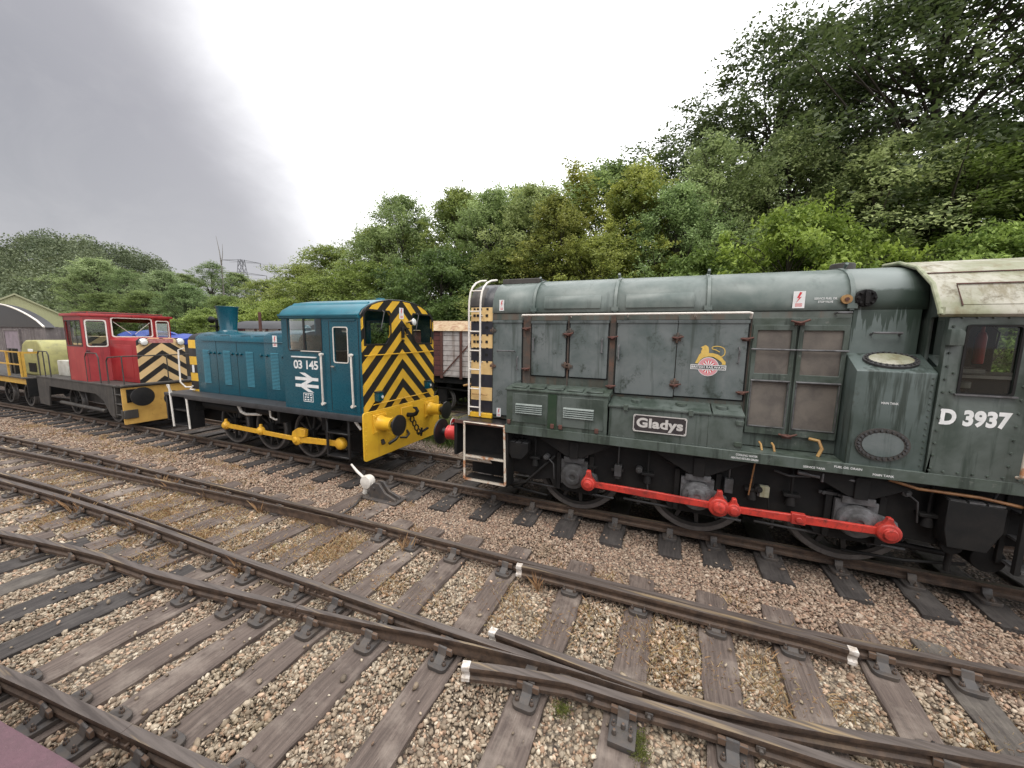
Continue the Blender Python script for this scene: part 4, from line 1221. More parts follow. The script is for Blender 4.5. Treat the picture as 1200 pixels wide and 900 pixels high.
# fuel tank with two bolted covers
mb = MB()
mb.prism([(-1.27, 1.43), (-1.27, 2.535), (-1.25, 2.55), (-.9, 2.735), (-.9, 1.43)], 'x', 1.4, 2.095)
tk = mb.build('fuel_tank', M['tank'], g8, bevel=.012, seg=2)
mb = MB()
mb.sheet([circ(1.71, 1.7, .245, .19, 40)], near(-1.27), 0, .02, 0); mb.sheet([circ(1.71, 1.7, .185, .14, 36)], near(-1.27), .02, .026, 1)
mb.bolts([(1.71 + .215 * math.cos(2 * PI * i / 26), 1.7 + .164 * math.sin(2 * PI * i / 26)) for i in range(26)], near(-1.29), .017, .018, 2)
sl = math.atan2(.185, .35)
def topmap(u, v, w):
    return (u, -1.25 + v * math.cos(sl) - w * math.sin(sl), 2.55 + v * math.sin(sl) + w * math.cos(sl))
mb.sheet([circ(1.76, .2, .25, .17, 40)], topmap, 0, .03, 2); mb.sheet([circ(1.76, .2, .2, .125, 36)], topmap, .03, .036, 3)
mb.bolts([(1.76 + .224 * math.cos(2 * PI * i / 26), .2 + .146 * math.sin(2 * PI * i / 26)) for i in range(26)], lambda u, v, w: topmap(u, v, w + .03), .015, .016, 2)
mb.build('tank_cover', [M['frame'], M['door'], M['greydark'], M['cream']], tk)
mb = MB(); mb.bolts([(2.06, 1.5 + .07 * i) for i in range(15)], near(-1.27), .01, .01); mb.build('rivets', M['green_low'], tk)

# cab
mb = MB()
y0 = -1.29
mb.sheet([[(2.1, 1.43), (3.05, 1.43), (3.05, 3.2), (2.1, 3.2)], rr(2.255, 2.655, 2.34, 3.045, .03, 4)], near(y0 + .03), 0, .03, 0)
mb.sheet([[(2.1, 1.43), (4.2, 1.43), (4.2, 3.2), (2.1, 3.2)], rr(3.8, 4.12, 2.35, 3.1, .04, 4)], near(1.29), 0, .03, 0)
mb.sheet([[(3.75, 1.43), (4.2, 1.43), (4.2, 3.2), (3.75, 3.2)]], near(y0 + .03), 0, .03, 0)
fr = [(-1.29, 1.43), (1.29, 1.43), (1.29, 3.2), (1.1, 3.5), (.75, 3.72), (.35, 3.83), (0, 3.86), (-.35, 3.83), (-.75, 3.72), (-1.1, 3.5), (-1.29, 3.2)]
mb.sheet([fr, rr(-1.22, -.965, 2.6, 3.15, .04, 4), rr(.965, 1.22, 2.6, 3.15, .04, 4)], west(2.13), 0, .03, 0)
mb.sheet([fr, rr(-.95, -.35, 2.5, 3.3, .05, 4), rr(.35, .95, 2.5, 3.3, .05, 4)], west(4.23), 0, .03, 0)
mb.box(2.14, 4.19, -1.25, 1.25, 1.435, 1.5, 1)
cab = mb.build('cab', [M['green'], M['interior']], g8, bevel=.008, seg=2)
mb = MB()
mb.sheet([rr(2.24, 2.67, 2.325, 3.06, .035, 4), rr(2.262, 2.648, 2.347, 3.038, .03, 4)], near(y0), 0, .012, 0)
mb.box(2.22, 2.69, -1.325, -1.29, 2.318, 2.335, 1)
mb.build('window_frame', [M['under'], M['steelgrey']], cab, bevel=.002)
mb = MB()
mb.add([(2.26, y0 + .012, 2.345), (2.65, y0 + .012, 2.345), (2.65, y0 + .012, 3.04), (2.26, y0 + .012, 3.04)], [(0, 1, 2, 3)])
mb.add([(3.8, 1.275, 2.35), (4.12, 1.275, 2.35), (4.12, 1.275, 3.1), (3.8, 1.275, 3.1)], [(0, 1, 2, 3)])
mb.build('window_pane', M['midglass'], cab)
mb = MB(); mb.add([(2.115, -1.23, 2.59), (2.115, -.96, 2.59), (2.115, -.96, 3.16), (2.115, -1.23, 3.16)], [(0, 1, 2, 3)]); mb.build('window_pane', M['darkglass'], cab)
mb = MB()
mb.bolts([(2.14, 1.5 + .14 * i) for i in range(12)] + [(2.2 + .115 * i, 3.13) for i in range(8)] + [(2.13 + .115 * i, 1.47) for i in range(8)] + [(2.73, 1.6 + .14 * i) for i in range(11)] + [(2.2, 2.35), (2.2, 2.55)], near(y0), .014, .013)
mb.build('rivets', M['green_low'], cab)
mb = MB(); mb.text('D 3937', near(y0), 2.15, 2.69, 2.075, .18, .003, 0, .05, 1.02)
mb.sheet([[(2.145, 1.9925), (2.2, 1.9925), (2.2, 2.012), (2.145, 2.012)]], near(y0), .0034, None, 0); mb.sheet([[(2.145, 2.138), (2.2, 2.138), (2.2, 2.1575), (2.145, 2.1575)]], near(y0), .0034, None, 0)
mb.build('number', M['letter'], cab)
mb = MB(); mb.prism([(2.09, 2.84), (2.205, 2.84), (2.205, 2.98), (2.17, 3.01), (2.09, 3.01)], 'y', -1.37, -1.29); mb.build('vent_box', M['green'], cab, bevel=.01, seg=2)
mb = MB()                                            # roof
out = [(-1.345, 3.165), (-1.335, 3.2), (-1.14, 3.5), (-.8, 3.73), (-.4, 3.85), (0, 3.885), (.4, 3.85), (.8, 3.73), (1.14, 3.5), (1.335, 3.2), (1.345, 3.165)]
inn = [(a * .972, b - .03) for a, b in out]
mb.prism(out + list(reversed(inn)), 'x', 2.0, 4.35)
rf = mb.build('cab_roof', M['cream'], cab, bevel=.008, seg=2)
mb = MB()
for a0, a1 in ((2, 3),):
    pa, pb = Vector(out[1]), Vector(out[2])
mb.prism([(-1.3, 3.265), (-1.16, 3.487), (-1.15, 3.482), (-1.29, 3.26)], 'x', 2.18, 3.9)
mb.build('roof_hatch', M['cream'], rf, bevel=.004)
mb = MB()
mb.tube([(2.17, -1.317, 3.255), (2.17, -1.168, 3.492), (3.92, -1.168, 3.492)], .008, n=6)
mb.tube([(2.01, -.95, 3.64), (4.3, -.95, 3.64)], .007, n=6)
mb.build('roof_seam', M['rust'], rf)
mb = MB(); mb.box(2.0, 2.03, -1.345, -1.32, 3.16, 3.24); mb.tube([(1.995, a, b) for a, b in out[:6]], .022, n=8); mb.build('roof_edge', M['lichen'], rf)
mb = MB(); mb.tube([(2.79, -1.32, 1.5), (2.79, -1.37, 1.52), (2.79, -1.37, 2.5), (2.79, -1.32, 2.55)], .018, n=10); mb.build('handrail', M['rustwhite'], cab)
mb = MB(); mb.box(2.86, 3.05, -1.33, -1.29, 1.437, 1.47); mb.build('sill', M['rustwhite'], cab)
mb = MB()                                            # desk and seat inside
mb.box(2.55, 3.4, -.7, -.1, 1.5, 2.46, 0); mb.box(2.5, 3.5, -.75, -.05, 2.46, 2.51, 1); mb.box(2.62, 2.82, -.6, -.2, 2.51, 2.57, 1)
mb.box(2.95, 3.32, .22, .3, 1.5, 3.4, 0)
mb.box(2.14, 2.2, -.9, .9, 1.5, 3.3, 0); mb.cyl((2.5, -.9, 1.5), (2.5, -.9, 2.36), .04, n=10, m=0); mb.cyl((2.5, -.9, 2.36), (2.5, -.9, 2.44), .05, n=12, m=1)
mb.tube([(3.0, 1.2, 2.4), (2.9, 1.2, 2.75), (2.85, 1.2, 2.8)], .015, n=6, m=2)
mb.build('control_desk', [M['interior'], M['beige'], M['chrome']], cab, bevel=.006)
fe = thing('fire_extinguisher', (3.13, .13, 2.6), 'red fire extinguisher hanging inside the cab behind the window', 'fire extinguisher')
mb = MB(); mb.lathe((3.13, .13, 2.6), 'z', [(.045, 0), (.05, .02), (.05, .34), (.035, .4), (.018, .42), (.018, .5)], 18); mb.build('cylinder_body', M['redbuf'], fe)
mb = MB(); mb.box(3.1, 3.21, .1, .16, 3.12, 3.15); mb.tube([(3.16, .1, 3.11), (3.25, .06, 3.0), (3.23, .05, 2.8)], .012, n=6); mb.build('valve', M['black'], fe)
# ------------------------------------------------------------------ the blue locomotive
b3 = thing('diesel_locomotive', (-9.4, 0, 0), 'bright blue shunting locomotive numbered 03 145 with a yellow and black striped end', 'locomotive')
BX = [-10.80, -9.42, -8.06]
EX = -6.07                         # striped cab end
mb = MB()
mb.box(-12.75, -6.0, -.62, .62, .55, 1.15)
for y in (-.62, .6): mb.box(-12.75, -6.0, y - .02, y + .04, .45, 1.15)
for x in BX: mb.cyl((x, -.72, .545), (x, .72, .545), .07, n=12)
for x in (-11.9, -10.1, -8.7, -7.3): mb.box(x - .05, x + .05, -1.1, 1.1, .8, 1.14)
mb.cyl((-11.6, -.95, 1.0), (-9.9, -.95, .96), .13, n=18); mb.cyl((-9.5, -1.0, 1.02), (-8.9, -1.0, 1.0), .09, n=14)
for x in BX:
    mb.box(x + .6, x + .66, -.78, -.68, .25, .9); mb.tube([(x + .62, -.75, .25), (x + .62, -.75, .9)], .05, n=8)
mb.box(-7.0, -6.15, -.75, -.68, .3, 1.15)
mb.build('underframe', M['under'], b3, bevel=.008)
for x in BX:
    for s in (-1, 1): wheel(b3, x, s * .735, .555, .545, s, 10)
mb = MB()
PZ = .545
px = [x + .03 for x in (-10.78 + .09, -9.42 + .03, -8.06 - .1)]
pz = [.545, .55, .5]
y = -1.08
mb.prism([(px[0], PZ - .055), (px[2], .45), (px[2], .55), (px[0], PZ + .055)], 'y', y - .02, y + .02)
for i in range(2):
    mb.lathe((px[i], y, pz[i]), 'y', [(.1, .04), (.1, -.04), (.075, -.05), (.06, -.08), (.001, -.08)], 20)
    mb.cyl((px[i], y, pz[i] + .08), (px[i], y, pz[i] + .16), .045, .03, n=10)
mb.build('coupling_rod', M['rodyellow'], b3, bevel=.006)
mb = MB()
mb.lathe((px[2], y, pz[2]), 'y', [(.13, .05), (.13, -.05), (.1, -.065), (.06, -.07), (.055, -.1), (.001, -.1)], 22)
mb.prism([(px[2] - .11, pz[2] + .05), (px[2] + .3, pz[2] + .1), (px[2] + .32, pz[2] + .26), (px[2] + .1, pz[2] + .28), (px[2] - .08, pz[2] + .18)], 'y', y - .07, y + .02)
mb.prism([(px[2], .44), (-6.95, .5), (-6.95, .62), (px[2], .58)], 'y', y - .045, y - .005)
mb.lathe((-6.85, y, .56), 'y', [(.13, .06), (.13, -.02), (.11, -.06), (.06, -.08), (.001, -.08)], 22)
mb.build('connecting_rod', M['rodyellow'], b3, bevel=.006)
for x in BX:
    mb = MB(); mb.prism([(x - .12, .43), (x + .2, .4), (x + .2, .68), (x - .12, .66)], 'y', -.9, -.81); mb.cyl((x, -.95, .555), (x, -.75, .555), .11, n=16)
    mb.build('crank', M['under'], b3, bevel=.01)
mb = MB()
mb.box(-12.85, -6.025, -1.28, 1.28, 1.17, 1.245, 0)
for s in (-1, 1): mb.box(-11.95, -6.03, *sorted((s * 1.285, s * 1.22)), 1.13, 1.25, 0)
mb.build('footplate', M['deck'], b3, bevel=.01, seg=2)
# striped bufferbeam end
mb = MB()
XB = -5.99
mb.sheet([rr(-1.3, 1.29, .345, 1.325, .06, 5)], east(XB), -.03, 0, 0)
mb.bolts([(-1.2 + .12 * i, 1.28) for i in range(21)] + [(-1.24, .5 + .09 * i) for i in range(8)] + [(1.23, .5 + .09 * i) for i in range(8)] + [(random.choice([-.55, .55]) + random.uniform(-.2, .2), random.uniform(.55, 1.2)) for i in range(26)], east(XB), .013, .012, 0)
mb.build('buffer_beam', M['yellow'], b3, bevel=.004)
for s in (-1, 1): buffer_set(b3, XB, s * .865, 1.055, 1, M['yellow'], M['black'], .52, .21)
mb = MB(); mb.box(XB, XB + .03, -.2, .2, .95, 1.25, 0)
mb.build('drawbar_plate', M['yellow'], b3, bevel=.006)
mb = MB()
mb.tube([(XB, 0, 1.06), (XB + .16, 0, 1.07), (XB + .25, 0, 1.1), (XB + .3, 0, 1.17), (XB + .26, 0, 1.235), (XB + .19, 0, 1.24)], [.05, .05, .045, .04, .035, .02], n=10)
for i in range(4):
    c = (XB + .12 + .035 * i, .03 + .03 * i, .96 - .1 * i)
    pts = [(c[0] + .03 * math.cos(a), c[1] + (.02 if i % 2 else .03) * math.cos(a) + .01, c[2] + .065 * math.sin(a)) for a in np.linspace(0, 2 * PI, 13)]
    mb.tube(pts, .017, n=7)
mb.tube([(XB + .25, .1, .63), (XB + .25, .45, .68)], .028, n=8); mb.tube([(XB + .24, .2, .55), (XB + .26, .2, .74)], .025, n=8)
mb.build('coupling_hook', M['under'], b3, bevel=0)
mb = MB()
mb.tube([(XB, -.35, .84), (XB + .08, -.36, .8), (XB + .16, -.45, .74), (XB + .2, -.62, .67), (XB + .18, -.8, .62)], .032, n=10)
mb.tube([(XB, .0, .7), (XB + .1, -.05, .64), (XB + .14, -.2, .6), (XB + .1, -.35, .63)], .025, n=8)
mb.tube([(XB, -.8, .68), (XB + .06, -.82, .6)], .04, n=8)
mb.build('brake_hose', M['black'], b3)
# front beam, far end
mb = MB(); mb.box(-12.86, -12.8, -1.25, 1.25, .5, 1.18); mb.build('buffer_beam', M['black'], b3, bevel=.006)
for s in (-1, 1): buffer_set(b3, -12.86, s * .865, 1.0, -1, M['black'], M['black'], .5, .2)

# cab
CW = 1.2; CL = -8.28
arch = [(-CW, 3.21), (-1.12, 3.31), (-.95, 3.41), (-.7, 3.5), (-.4, 3.555), (0, 3.575), (.4, 3.555), (.7, 3.5), (.95, 3.41), (1.12, 3.31), (CW, 3.21)]
mb = MB()
dx0, dx1 = -6.83, -6.2
for s in (-1, 1):
    mp = (lambda u, v, w: (u, -CW + .035 - w, v)) if s < 0 else (lambda u, v, w: (u, CW - .035 + w, v))
    mb.sheet([[(CL, 1.245), (EX, 1.245), (EX, 3.21), (CL, 3.21)], rr(CL + .2, -7.12, 2.5, 3.205 - .03, .05, 4), rr(-6.78, -6.42, 2.29, 2.97, .04, 4)], mp, 0, .035, 0)
face = [(-CW + .002, 1.245), (CW - .002, 1.245)] + [(a * .998, b) for a, b in reversed(arch)]
W1 = [(-1.1, 2.66), (-.52, 2.66), (-.46, 2.72), (-.38, 2.86), (-.38, 3.26), (-.43, 3.31), (-1.03, 3.31), (-1.1, 3.24)]
W2 = [(-a, b) for a, b in reversed(W1)]
mb.sheet([face, W1, W2], west(CL + .03), 0, .03, 0)
mb.box(CL + .03, EX - .04, -CW + .04, CW - .04, 1.25, 1.3, 1)
cb = mb.build('cab', [M['blue'], M['interior']], b3, bevel=.008, seg=2)
M['chevron'] = stripe_mat('chevron_stripes', 2.535, .428, .5, .93, (.76, .46, .045), (.016, .015, .015))
# stripe_mat paints yellow where fract < duty: shift so that black sits at the apex
mb = MB()
mb.sheet([face, W1, W2], east(EX - .03), 0, .03, 0)
mb.build('cab_end', M['chevron'], cb, bevel=.004)
mb = MB()
for Wn in (W1, W2):
    o2 = [(a + (.035 if a > sum(p[0] for p in Wn) / 8 else -.035), b + (.035 if b > 3 else -.035)) for a, b in Wn]
    mb.sheet([o2, Wn], east(EX), 0, .012, 0)
mp = near(-CW)
mb.sheet([rr(CL + .18, -7.1, 2.48, 3.195, .06, 4), rr(CL + .2, -7.12, 2.5, 3.175, .05, 4)], mp, 0, .01, 0)
mb.box(-7.64, -7.6, -CW - .004, -CW + .02, 2.5, 3.17, 0)
mb.build('window_frame', M['black'], cb, bevel=.002)
mb = MB(); mb.sheet([rr(-6.8, -6.4, 2.27, 2.99, .05, 4), rr(-6.78, -6.42, 2.29, 2.97, .04, 4)], mp, 0, .012, 0); mb.box(-7.7, -7.15, -CW - .03, -CW, 2.475, 2.49); mb.build('window_frame', M['white'], cb, bevel=.002)
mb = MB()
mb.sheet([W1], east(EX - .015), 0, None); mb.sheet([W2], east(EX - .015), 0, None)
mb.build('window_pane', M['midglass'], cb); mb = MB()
for s in (-1, 1):
    yy = s * (CW - .018)
    mb.add([(CL + .2, yy, 2.5), (-7.12, yy, 2.5), (-7.12, yy, 3.175), (CL + .2, yy, 3.175)], [(0, 1, 2, 3)]); mb.add([(-6.78, yy, 2.29), (-6.42, yy, 2.29), (-6.42, yy, 2.97), (-6.78, yy, 2.97)], [(0, 1, 2, 3)])
mb.sheet([W1], west(CL + .015), 0, None); mb.sheet([W2], west(CL + .015), 0, None)
mb.build('window_pane', M['glass'], cb)
mb = MB()
mb.sheet([[(dx0 - .06, 1.3), (dx1 + .06, 1.3), (dx1 + .06, 3.1), (dx0 - .06, 3.1)], rr(-6.8, -6.4, 2.27, 2.99, .05, 4)], mp, 0, .006, 0)
mb.box(dx0 - .02, dx1, -CW - .02, -CW, 3.1, 3.13)
dr = mb.build('door', M['blue'], cb, bevel=.003)
mb = MB(); mb.cyl((-6.8, -CW, 2.2), (-6.8, -CW - .05, 2.2), .02, n=8); mb.box(-6.83, -6.74, -CW - .06, -CW - .045, 2.19, 2.21); mb.build('handle', M['chrome'], dr)
mb = MB(); mb.sheet([[(dx0 - .07, 1.3), (dx0 - .06, 1.3), (dx0 - .06, 3.1), (dx0 - .07, 3.1)]], mp, 0, .008); mb.sheet([[(dx1 + .06, 1.3), (dx1 + .07, 1.3), (dx1 + .07, 3.1), (dx1 + .06, 3.1)]], mp, 0, .008); mb.build('door_seam', M['black'], dr)
for x, z0, z1, x2 in ((-7.09, 1.42, 2.43, -7.09), (-6.29, 1.43, 2.44, -6.27)):
    mb = MB(); mb.tube([(x, -CW, z1), (x, -CW - .06, z1), (x2, -CW - .06, z0), (x2, -CW, z0)], .02, n=10)
    for z in (z0, z1): mb.cyl((x, -CW - .035, z), (x, -CW - .085, z), .032, n=12)
    mb.build('handrail', M['white'], cb)
mb = MB()
mb.box(-8.0, -7.28, -CW - .025, -CW, 2.345, 2.37)
mb.text('03 145', mp, -7.965, -7.245, 2.195, .185, .003, 0, .026, .92)
ax0, az0, ak = -7.94, 1.6, .68 / 62
def A(x, y): return (ax0 + x * ak, az0 + (39 - y) * ak * .95 + .02)
for i, pl in enumerate(([(0, 9.2), (62, 9.2), (62, 15.6), (0, 15.6)], [(0, 23.4), (62, 23.4), (62, 29.8), (0, 29.8)], [(12.3, 0), (27.3, 0), (53.5, 12.4), (38.5, 12.4)], [(38.5, 12.4), (53.5, 12.4), (23.5, 26.6), (8.5, 26.6)], [(8.5, 26.6), (23.5, 26.6), (49.7, 39), (34.7, 39)])):
    mb.sheet([[A(*q) for q in pl]], mp, .003 + .0006 * i)
bx0, bx1, bz0, bz1 = -7.72, -7.43, 1.41, 1.6
mb.sheet([[(bx0, bz0), (bx1, bz0), (bx1, bz1), (bx0, bz1)], [(bx0 + .015, bz0 + .015), (bx0 + .015, bz1 - .015), (bx1 - .015, bz1 - .015), (bx1 - .015, bz0 + .015)]], mp, .003)
for i in range(9):
    x = bx0 + .03 + (i % 3) * .08 + random.uniform(0, .02); z = bz0 + .03 + (i // 3) * .052
    mb.sheet([[(x, z), (x + random.uniform(.03, .065), z), (x + .05, z + .032), (x, z + .028)]], mp, .003)
mb.build('number', M['letter'], cb)
# roof
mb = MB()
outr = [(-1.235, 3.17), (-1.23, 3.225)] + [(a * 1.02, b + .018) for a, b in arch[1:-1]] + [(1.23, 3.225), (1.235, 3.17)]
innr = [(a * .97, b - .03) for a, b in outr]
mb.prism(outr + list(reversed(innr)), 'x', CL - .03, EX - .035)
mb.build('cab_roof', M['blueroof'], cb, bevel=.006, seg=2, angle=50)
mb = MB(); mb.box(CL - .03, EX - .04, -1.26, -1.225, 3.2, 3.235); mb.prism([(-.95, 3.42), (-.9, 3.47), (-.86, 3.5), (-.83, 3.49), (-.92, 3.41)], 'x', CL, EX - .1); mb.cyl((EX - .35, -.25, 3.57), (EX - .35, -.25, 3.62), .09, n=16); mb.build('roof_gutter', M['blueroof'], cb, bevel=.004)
mb = MB(); mb.tube([(EX - .012, a * 1.0, b + .004) for a, b in arch], .018, n=8); mb.build('end_beading', M['black'], cb)
# end fittings
mb = MB()
mb.tube([(EX, -1.12, 2.435), (EX + .04, -1.12, 2.435), (EX + .04, 1.13, 2.455), (EX, 1.13, 2.455)], .011, n=8)
mb.tube([(EX, -.93, 1.42), (EX + .04, -.93, 1.44), (EX + .04, .9, 1.45), (EX, .9, 1.44)], .011, n=8)
mb.build('grab_rail', M['yellow'], cb)
for yy, z in ((-.82, 1.6), (.86, 1.65)):
    mb = MB(); mb.box(EX, EX + .1, yy - .075, yy + .075, z - .1, z + .08, 0); mb.box(EX, EX + .115, yy - .09, yy + .09, z + .08, z + .1, 1); mb.cyl((EX + .1, yy + .01, z - .01), (EX + .13, yy + .01, z - .01), .045, n=14, m=0); mb.cyl((EX + .13, yy + .01, z - .01), (EX + .135, yy + .01, z - .01), .035, n=14, m=2)
    mb.build('tail_lamp', [M['blue'], M['black'], M['lens']], cb, bevel=.006)
mb = MB(); mb.lathe((EX, .17, 3.13), 'x', [(.03, .0), (.03, .1), (.07, .13), (.085, .2), (.08, .21)], 20, 0); mb.lathe((EX, .17, 3.13), 'x', [(.078, .205), (.06, .218), (.001, .225)], 20, 1); mb.build('headlight', [M['chrome'], M['lens']], cb)
mb = MB()
mb.box(EX, EX + .05, -.03, .03, 2.78, 3.02, 0); mb.box(EX, EX + .05, .02, .2, 2.98, 3.0, 0); mb.box(EX, EX + .04, .1, .12, 2.86, 3.0, 0); mb.tube([(EX + .03, -.02, 3.0), (EX + .05, .08, 2.85), (EX + .05, .14, 2.86)], .012, n=6, m=1)
mb.cyl((EX, 0, 2.72), (EX + .05, 0, 2.72), .03, n=10, m=0)
mb.build('lamp_iron', [M['black'], M['yellow']], cb, bevel=.003)
mb = MB()
for yy, s in ((-.62, 1), (.52, 1)): mb.tube([(EX + .02, yy, 3.34), (EX + .05, yy + .02, 3.3), (EX + .035, yy - .07 * s, 2.95)], .008, n=6)
mb.build('wiper', M['steelgrey'], cb)
flash(cb, -.08, .06, 3.19, 3.43, east(EX), .006)
mb = MB(); mb.tube([(CL + .5, -.3, 1.3), (CL + .5, -.3, 2.4)], .05, n=10); mb.box(CL + .3, CL + .8, -.5, .5, 1.3, 2.45); mb.tube([(CL + .6, -.75, 2.45), (CL + .7, -.75, 2.75)], .03, n=8); mb.build('control_desk', M['interior'], cb, bevel=.01)

# hood
HN = .8
hp = [(-HN, 1.245), (-HN, 2.62), (-.77, 2.71), (-.68, 2.78), (-.5, 2.83), (0, 2.87), (.5, 2.83), (.68, 2.78), (.77, 2.71), (HN, 2.62), (HN, 1.245)]
mb = MB(); mb.prism(hp, 'x', -12.2, -9.45, 0)
mb.build('hood', M['blue'], b3, bevel=.012, seg=2)
mb = MB(); mb.prism([(a * 1.004, b + (.06 if b > 1.3 else 0)) for a, b in hp], 'x', -9.47, CL, 0); mb.build('hood', M['blue'], b3, bevel=.012, seg=2)
M['hoodband'] = stripe_mat('hood_bands', 1.3, .44, .5, 0, (.76, .46, .045), (.016, .015, .015))
mb = MB(); mb.prism([(a * .985, b - .02) for a, b in hp], 'x', -12.55, -12.2, 0); mb.build('radiator', M['hoodband'], b3, bevel=.02, seg=2)
mb = MB(); mb.sheet([[(-12.42, 1.75), (-12.33, 1.75), (-12.33, 1.95), (-12.42, 1.95)]], near(-HN), -.005, .005); mb.build('warning_label', M['letter'], b3)
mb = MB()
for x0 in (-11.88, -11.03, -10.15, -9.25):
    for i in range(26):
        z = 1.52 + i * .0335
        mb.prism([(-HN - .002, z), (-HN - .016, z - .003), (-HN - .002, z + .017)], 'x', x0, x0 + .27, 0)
mb.build('louvre', mat('highlit_blue_louvres', (.03, .17, .23), .4, bump=.05), b3)  # highlights on the slats put into a lighter blue
mb = MB(); mp = near(-HN)
for x in (-11.32, -10.5, -9.46, -8.95): mb.sheet([[(x, 1.26), (x + .012, 1.26), (x + .012, 2.6), (x, 2.6)]], mp, 0, .003)
mb.build('door_seam', M['blackgap'], b3)
mb = MB()
for x in (-11.6, -11.42, -11.22, -10.7, -10.5, -10.35, -9.6, -9.4, -8.85):
    mb.box(x - .03, x + .03, -HN - .03, -HN, 2.28, 2.34); mb.cyl((x + .04, -HN, 2.31), (x + .04, -HN - .045, 2.31), .02, n=8)
mb.box(-11.9, -8.4, -HN - .02, -HN + .02, 2.605, 2.625)
for x in (-11.9, -11.2, -10.4, -9.9): mb.tube([(x, -.74, 2.755), (x + .35, -.72, 2.775), (x + .5, -.78, 2.7)], .008, n=5)
for x in (-9.3, -8.6): mb.tube([(x, -.74, 2.815), (x + .35, -.72, 2.835), (x + .5, -.78, 2.76)], .008, n=5)
mb.build('catch', M['blue'], b3, bevel=.003)
mb = MB(); mp = near(-HN)
mb.bolts([(-12.1 + .1 * i, 2.56) for i in range(38)] + [(-12.1 + .1 * i, 1.29) for i in range(38)], mp, .008, .006)
mb.bolts([(CL + .06 + .1 * i, 1.28) for i in range(21)] + [(CL + .05, 1.35 + .1 * i) for i in range(19)] + [(EX - .06, 1.35 + .1 * i) for i in range(18)], near(-CW), .008, .006)
mb.build('rivets', M['blue'], b3)
flash(b3, -9.15, -9.0, 2.52, 2.78, near(-HN - .004))
mb = MB()
mb.lathe((-12.1, 0, 2.84), 'z', [(.27, 0), (.22, .03), (.2, .08), (.26, .66), (.285, .7), (.275, .705), (.2, .7), (.19, .3), (.001, .3)], 28)
mb.build('chimney', M['blue'], b3)
mb = MB(); mb.tube([(-12.45, -.1, 2.8), (-12.45, -.1, 3.22)], .035, n=10); mb.lathe((-12.45, -.1, 3.18), 'x', [(.02, .1), (.03, 0), (.05, -.15), (.1, -.22)], 14); mb.box(-12.6, -12.35, -.2, 0, 2.98, 3.02); mb.build('horn', M['under'], b3)
mb = MB(); mb.lathe((-8.75, -.2, 2.92), 'z', [(.1, 0), (.1, .05), (.06, .1), (.001, .13)], 16); mb.build('filler_dome', M['blue'], b3)
# steps
mb = MB()
for x in (-12.62, -11.9): mb.box(x - .03, x + .03, -1.25, -.9, .35, 1.2)
mb.box(-12.62, -11.9, -1.25, -.95, .38, .42); mb.box(-12.62, -11.9, -1.22, -.95, .78, .82); mb.box(-12.65, -12.6, -1.26, -.8, .35, 1.2); mb.box(-12.62, -11.9, -.98, -.95, .38, 1.2)
for x in (-7.1, -6.5): mb.box(x - .025, x + .025, -1.2, -1.16, .28, 1.15)
mb.box(-7.1, -6.5, -1.22, -.98, .3, .335); mb.box(-7.1, -6.5, -1.22, -.98, .8, .83)
mb.build('step', M['black'], b3, bevel=.005)
mb = MB()
mb.tube([(-12.62, -1.22, 1.24), (-12.7, -1.26, 1.45), (-12.6, -1.27, 1.46), (-12.53, -1.27, .36)], .024, n=10)
mb.tube([(-11.87, -1.27, 1.14), (-11.83, -1.27, .36)], .024, n=10)
mb.tube([(-12.42, -.86, 1.36), (-12.5, -.95, 1.36), (-12.62, -1.0, 1.5), (-12.62, -.98, 2.35), (-12.5, -.9, 2.4)], .02, n=10)
mb.tube([(-12.35, -.86, 1.4), (-12.4, -.9, 1.3), (-12.25, -.88, 1.3)], .02, n=10)
mb.build('handrail', M['white'], b3)
mb = MB(); mb.tube([(-10.1, -1.1, 1.1), (-10.0, -1.1, .95), (-9.85, -1.08, .9), (-9.45, -1.0, .92)], .035, n=10); mb.tube([(-8.95, -1.12, 1.1), (-8.93, -1.12, .93), (-8.8, -1.1, .88), (-8.7, -1.05, .9)], .022, n=8); mb.tube([(-6.35, -1.15, 1.1), (-6.2, -1.15, .95)], .03, n=8); mb.build('pipe', M['white'], b3)
# ------------------------------------------------------------------ the red locomotive
RY = -.15
rl = thing('diesel_locomotive', (-17.5, RY, 0), 'faded red shunting locomotive with a white-framed cab windscreen and striped yellow bonnet', 'locomotive')
def ny(y): return RY + y
mb = MB()
for s in (-1, 1):
    y0, y1 = sorted((ny(s * 1.14), ny(s * 1.1)))
    mb.prism([(-20.5, .3), (-19.75, .27), (-19.62, .95), (-16.5, .92), (-16.1, .75), (-15.75, .33), (-15.5, .28), (-15.5, 1.24), (-20.5, 1.24)], 'y', y0, y1)
mb.box(-20.5, -14.95, ny(-1.15), ny(1.15), 1.2, 1.26)
mb.box(-19.7, -15.4, ny(-.6), ny(.6), .45, 1.2)
for x in (-15.42, -15.05): mb.box(x - .03, x + .03, ny(-1.13), ny(-.8), .3, 1.2)
for z in (.4, .72, 1.0): mb.box(-15.45, -15.02, ny(-1.14), ny(-.8), z - .03, z)
mb.box(-15.1, -14.9, ny(-1.16), ny(-.85), .3, .55)
mb.tube([(-19.3, ny(-1.0), .42), (-16.4, ny(-1.0), .38)], .06, n=8)
mb.build('underframe', M['frame'], rl, bevel=.01)
for x in (-18.9, -16.3):
    for s in (-1, 1): wheel(rl, x, ny(s * .735), .47, .46, s, 9)
mb = MB()
mb.sheet([rr(ny(-1.16), ny(1.16), .13, 1.2, .03, 3)], east(-14.95), -.03, 0)
mb.bolts([(ny(a), z) for a in (-.5, -.3, -.1, .1) for z in (.35, .5, .62)], east(-14.95), .018, .015)
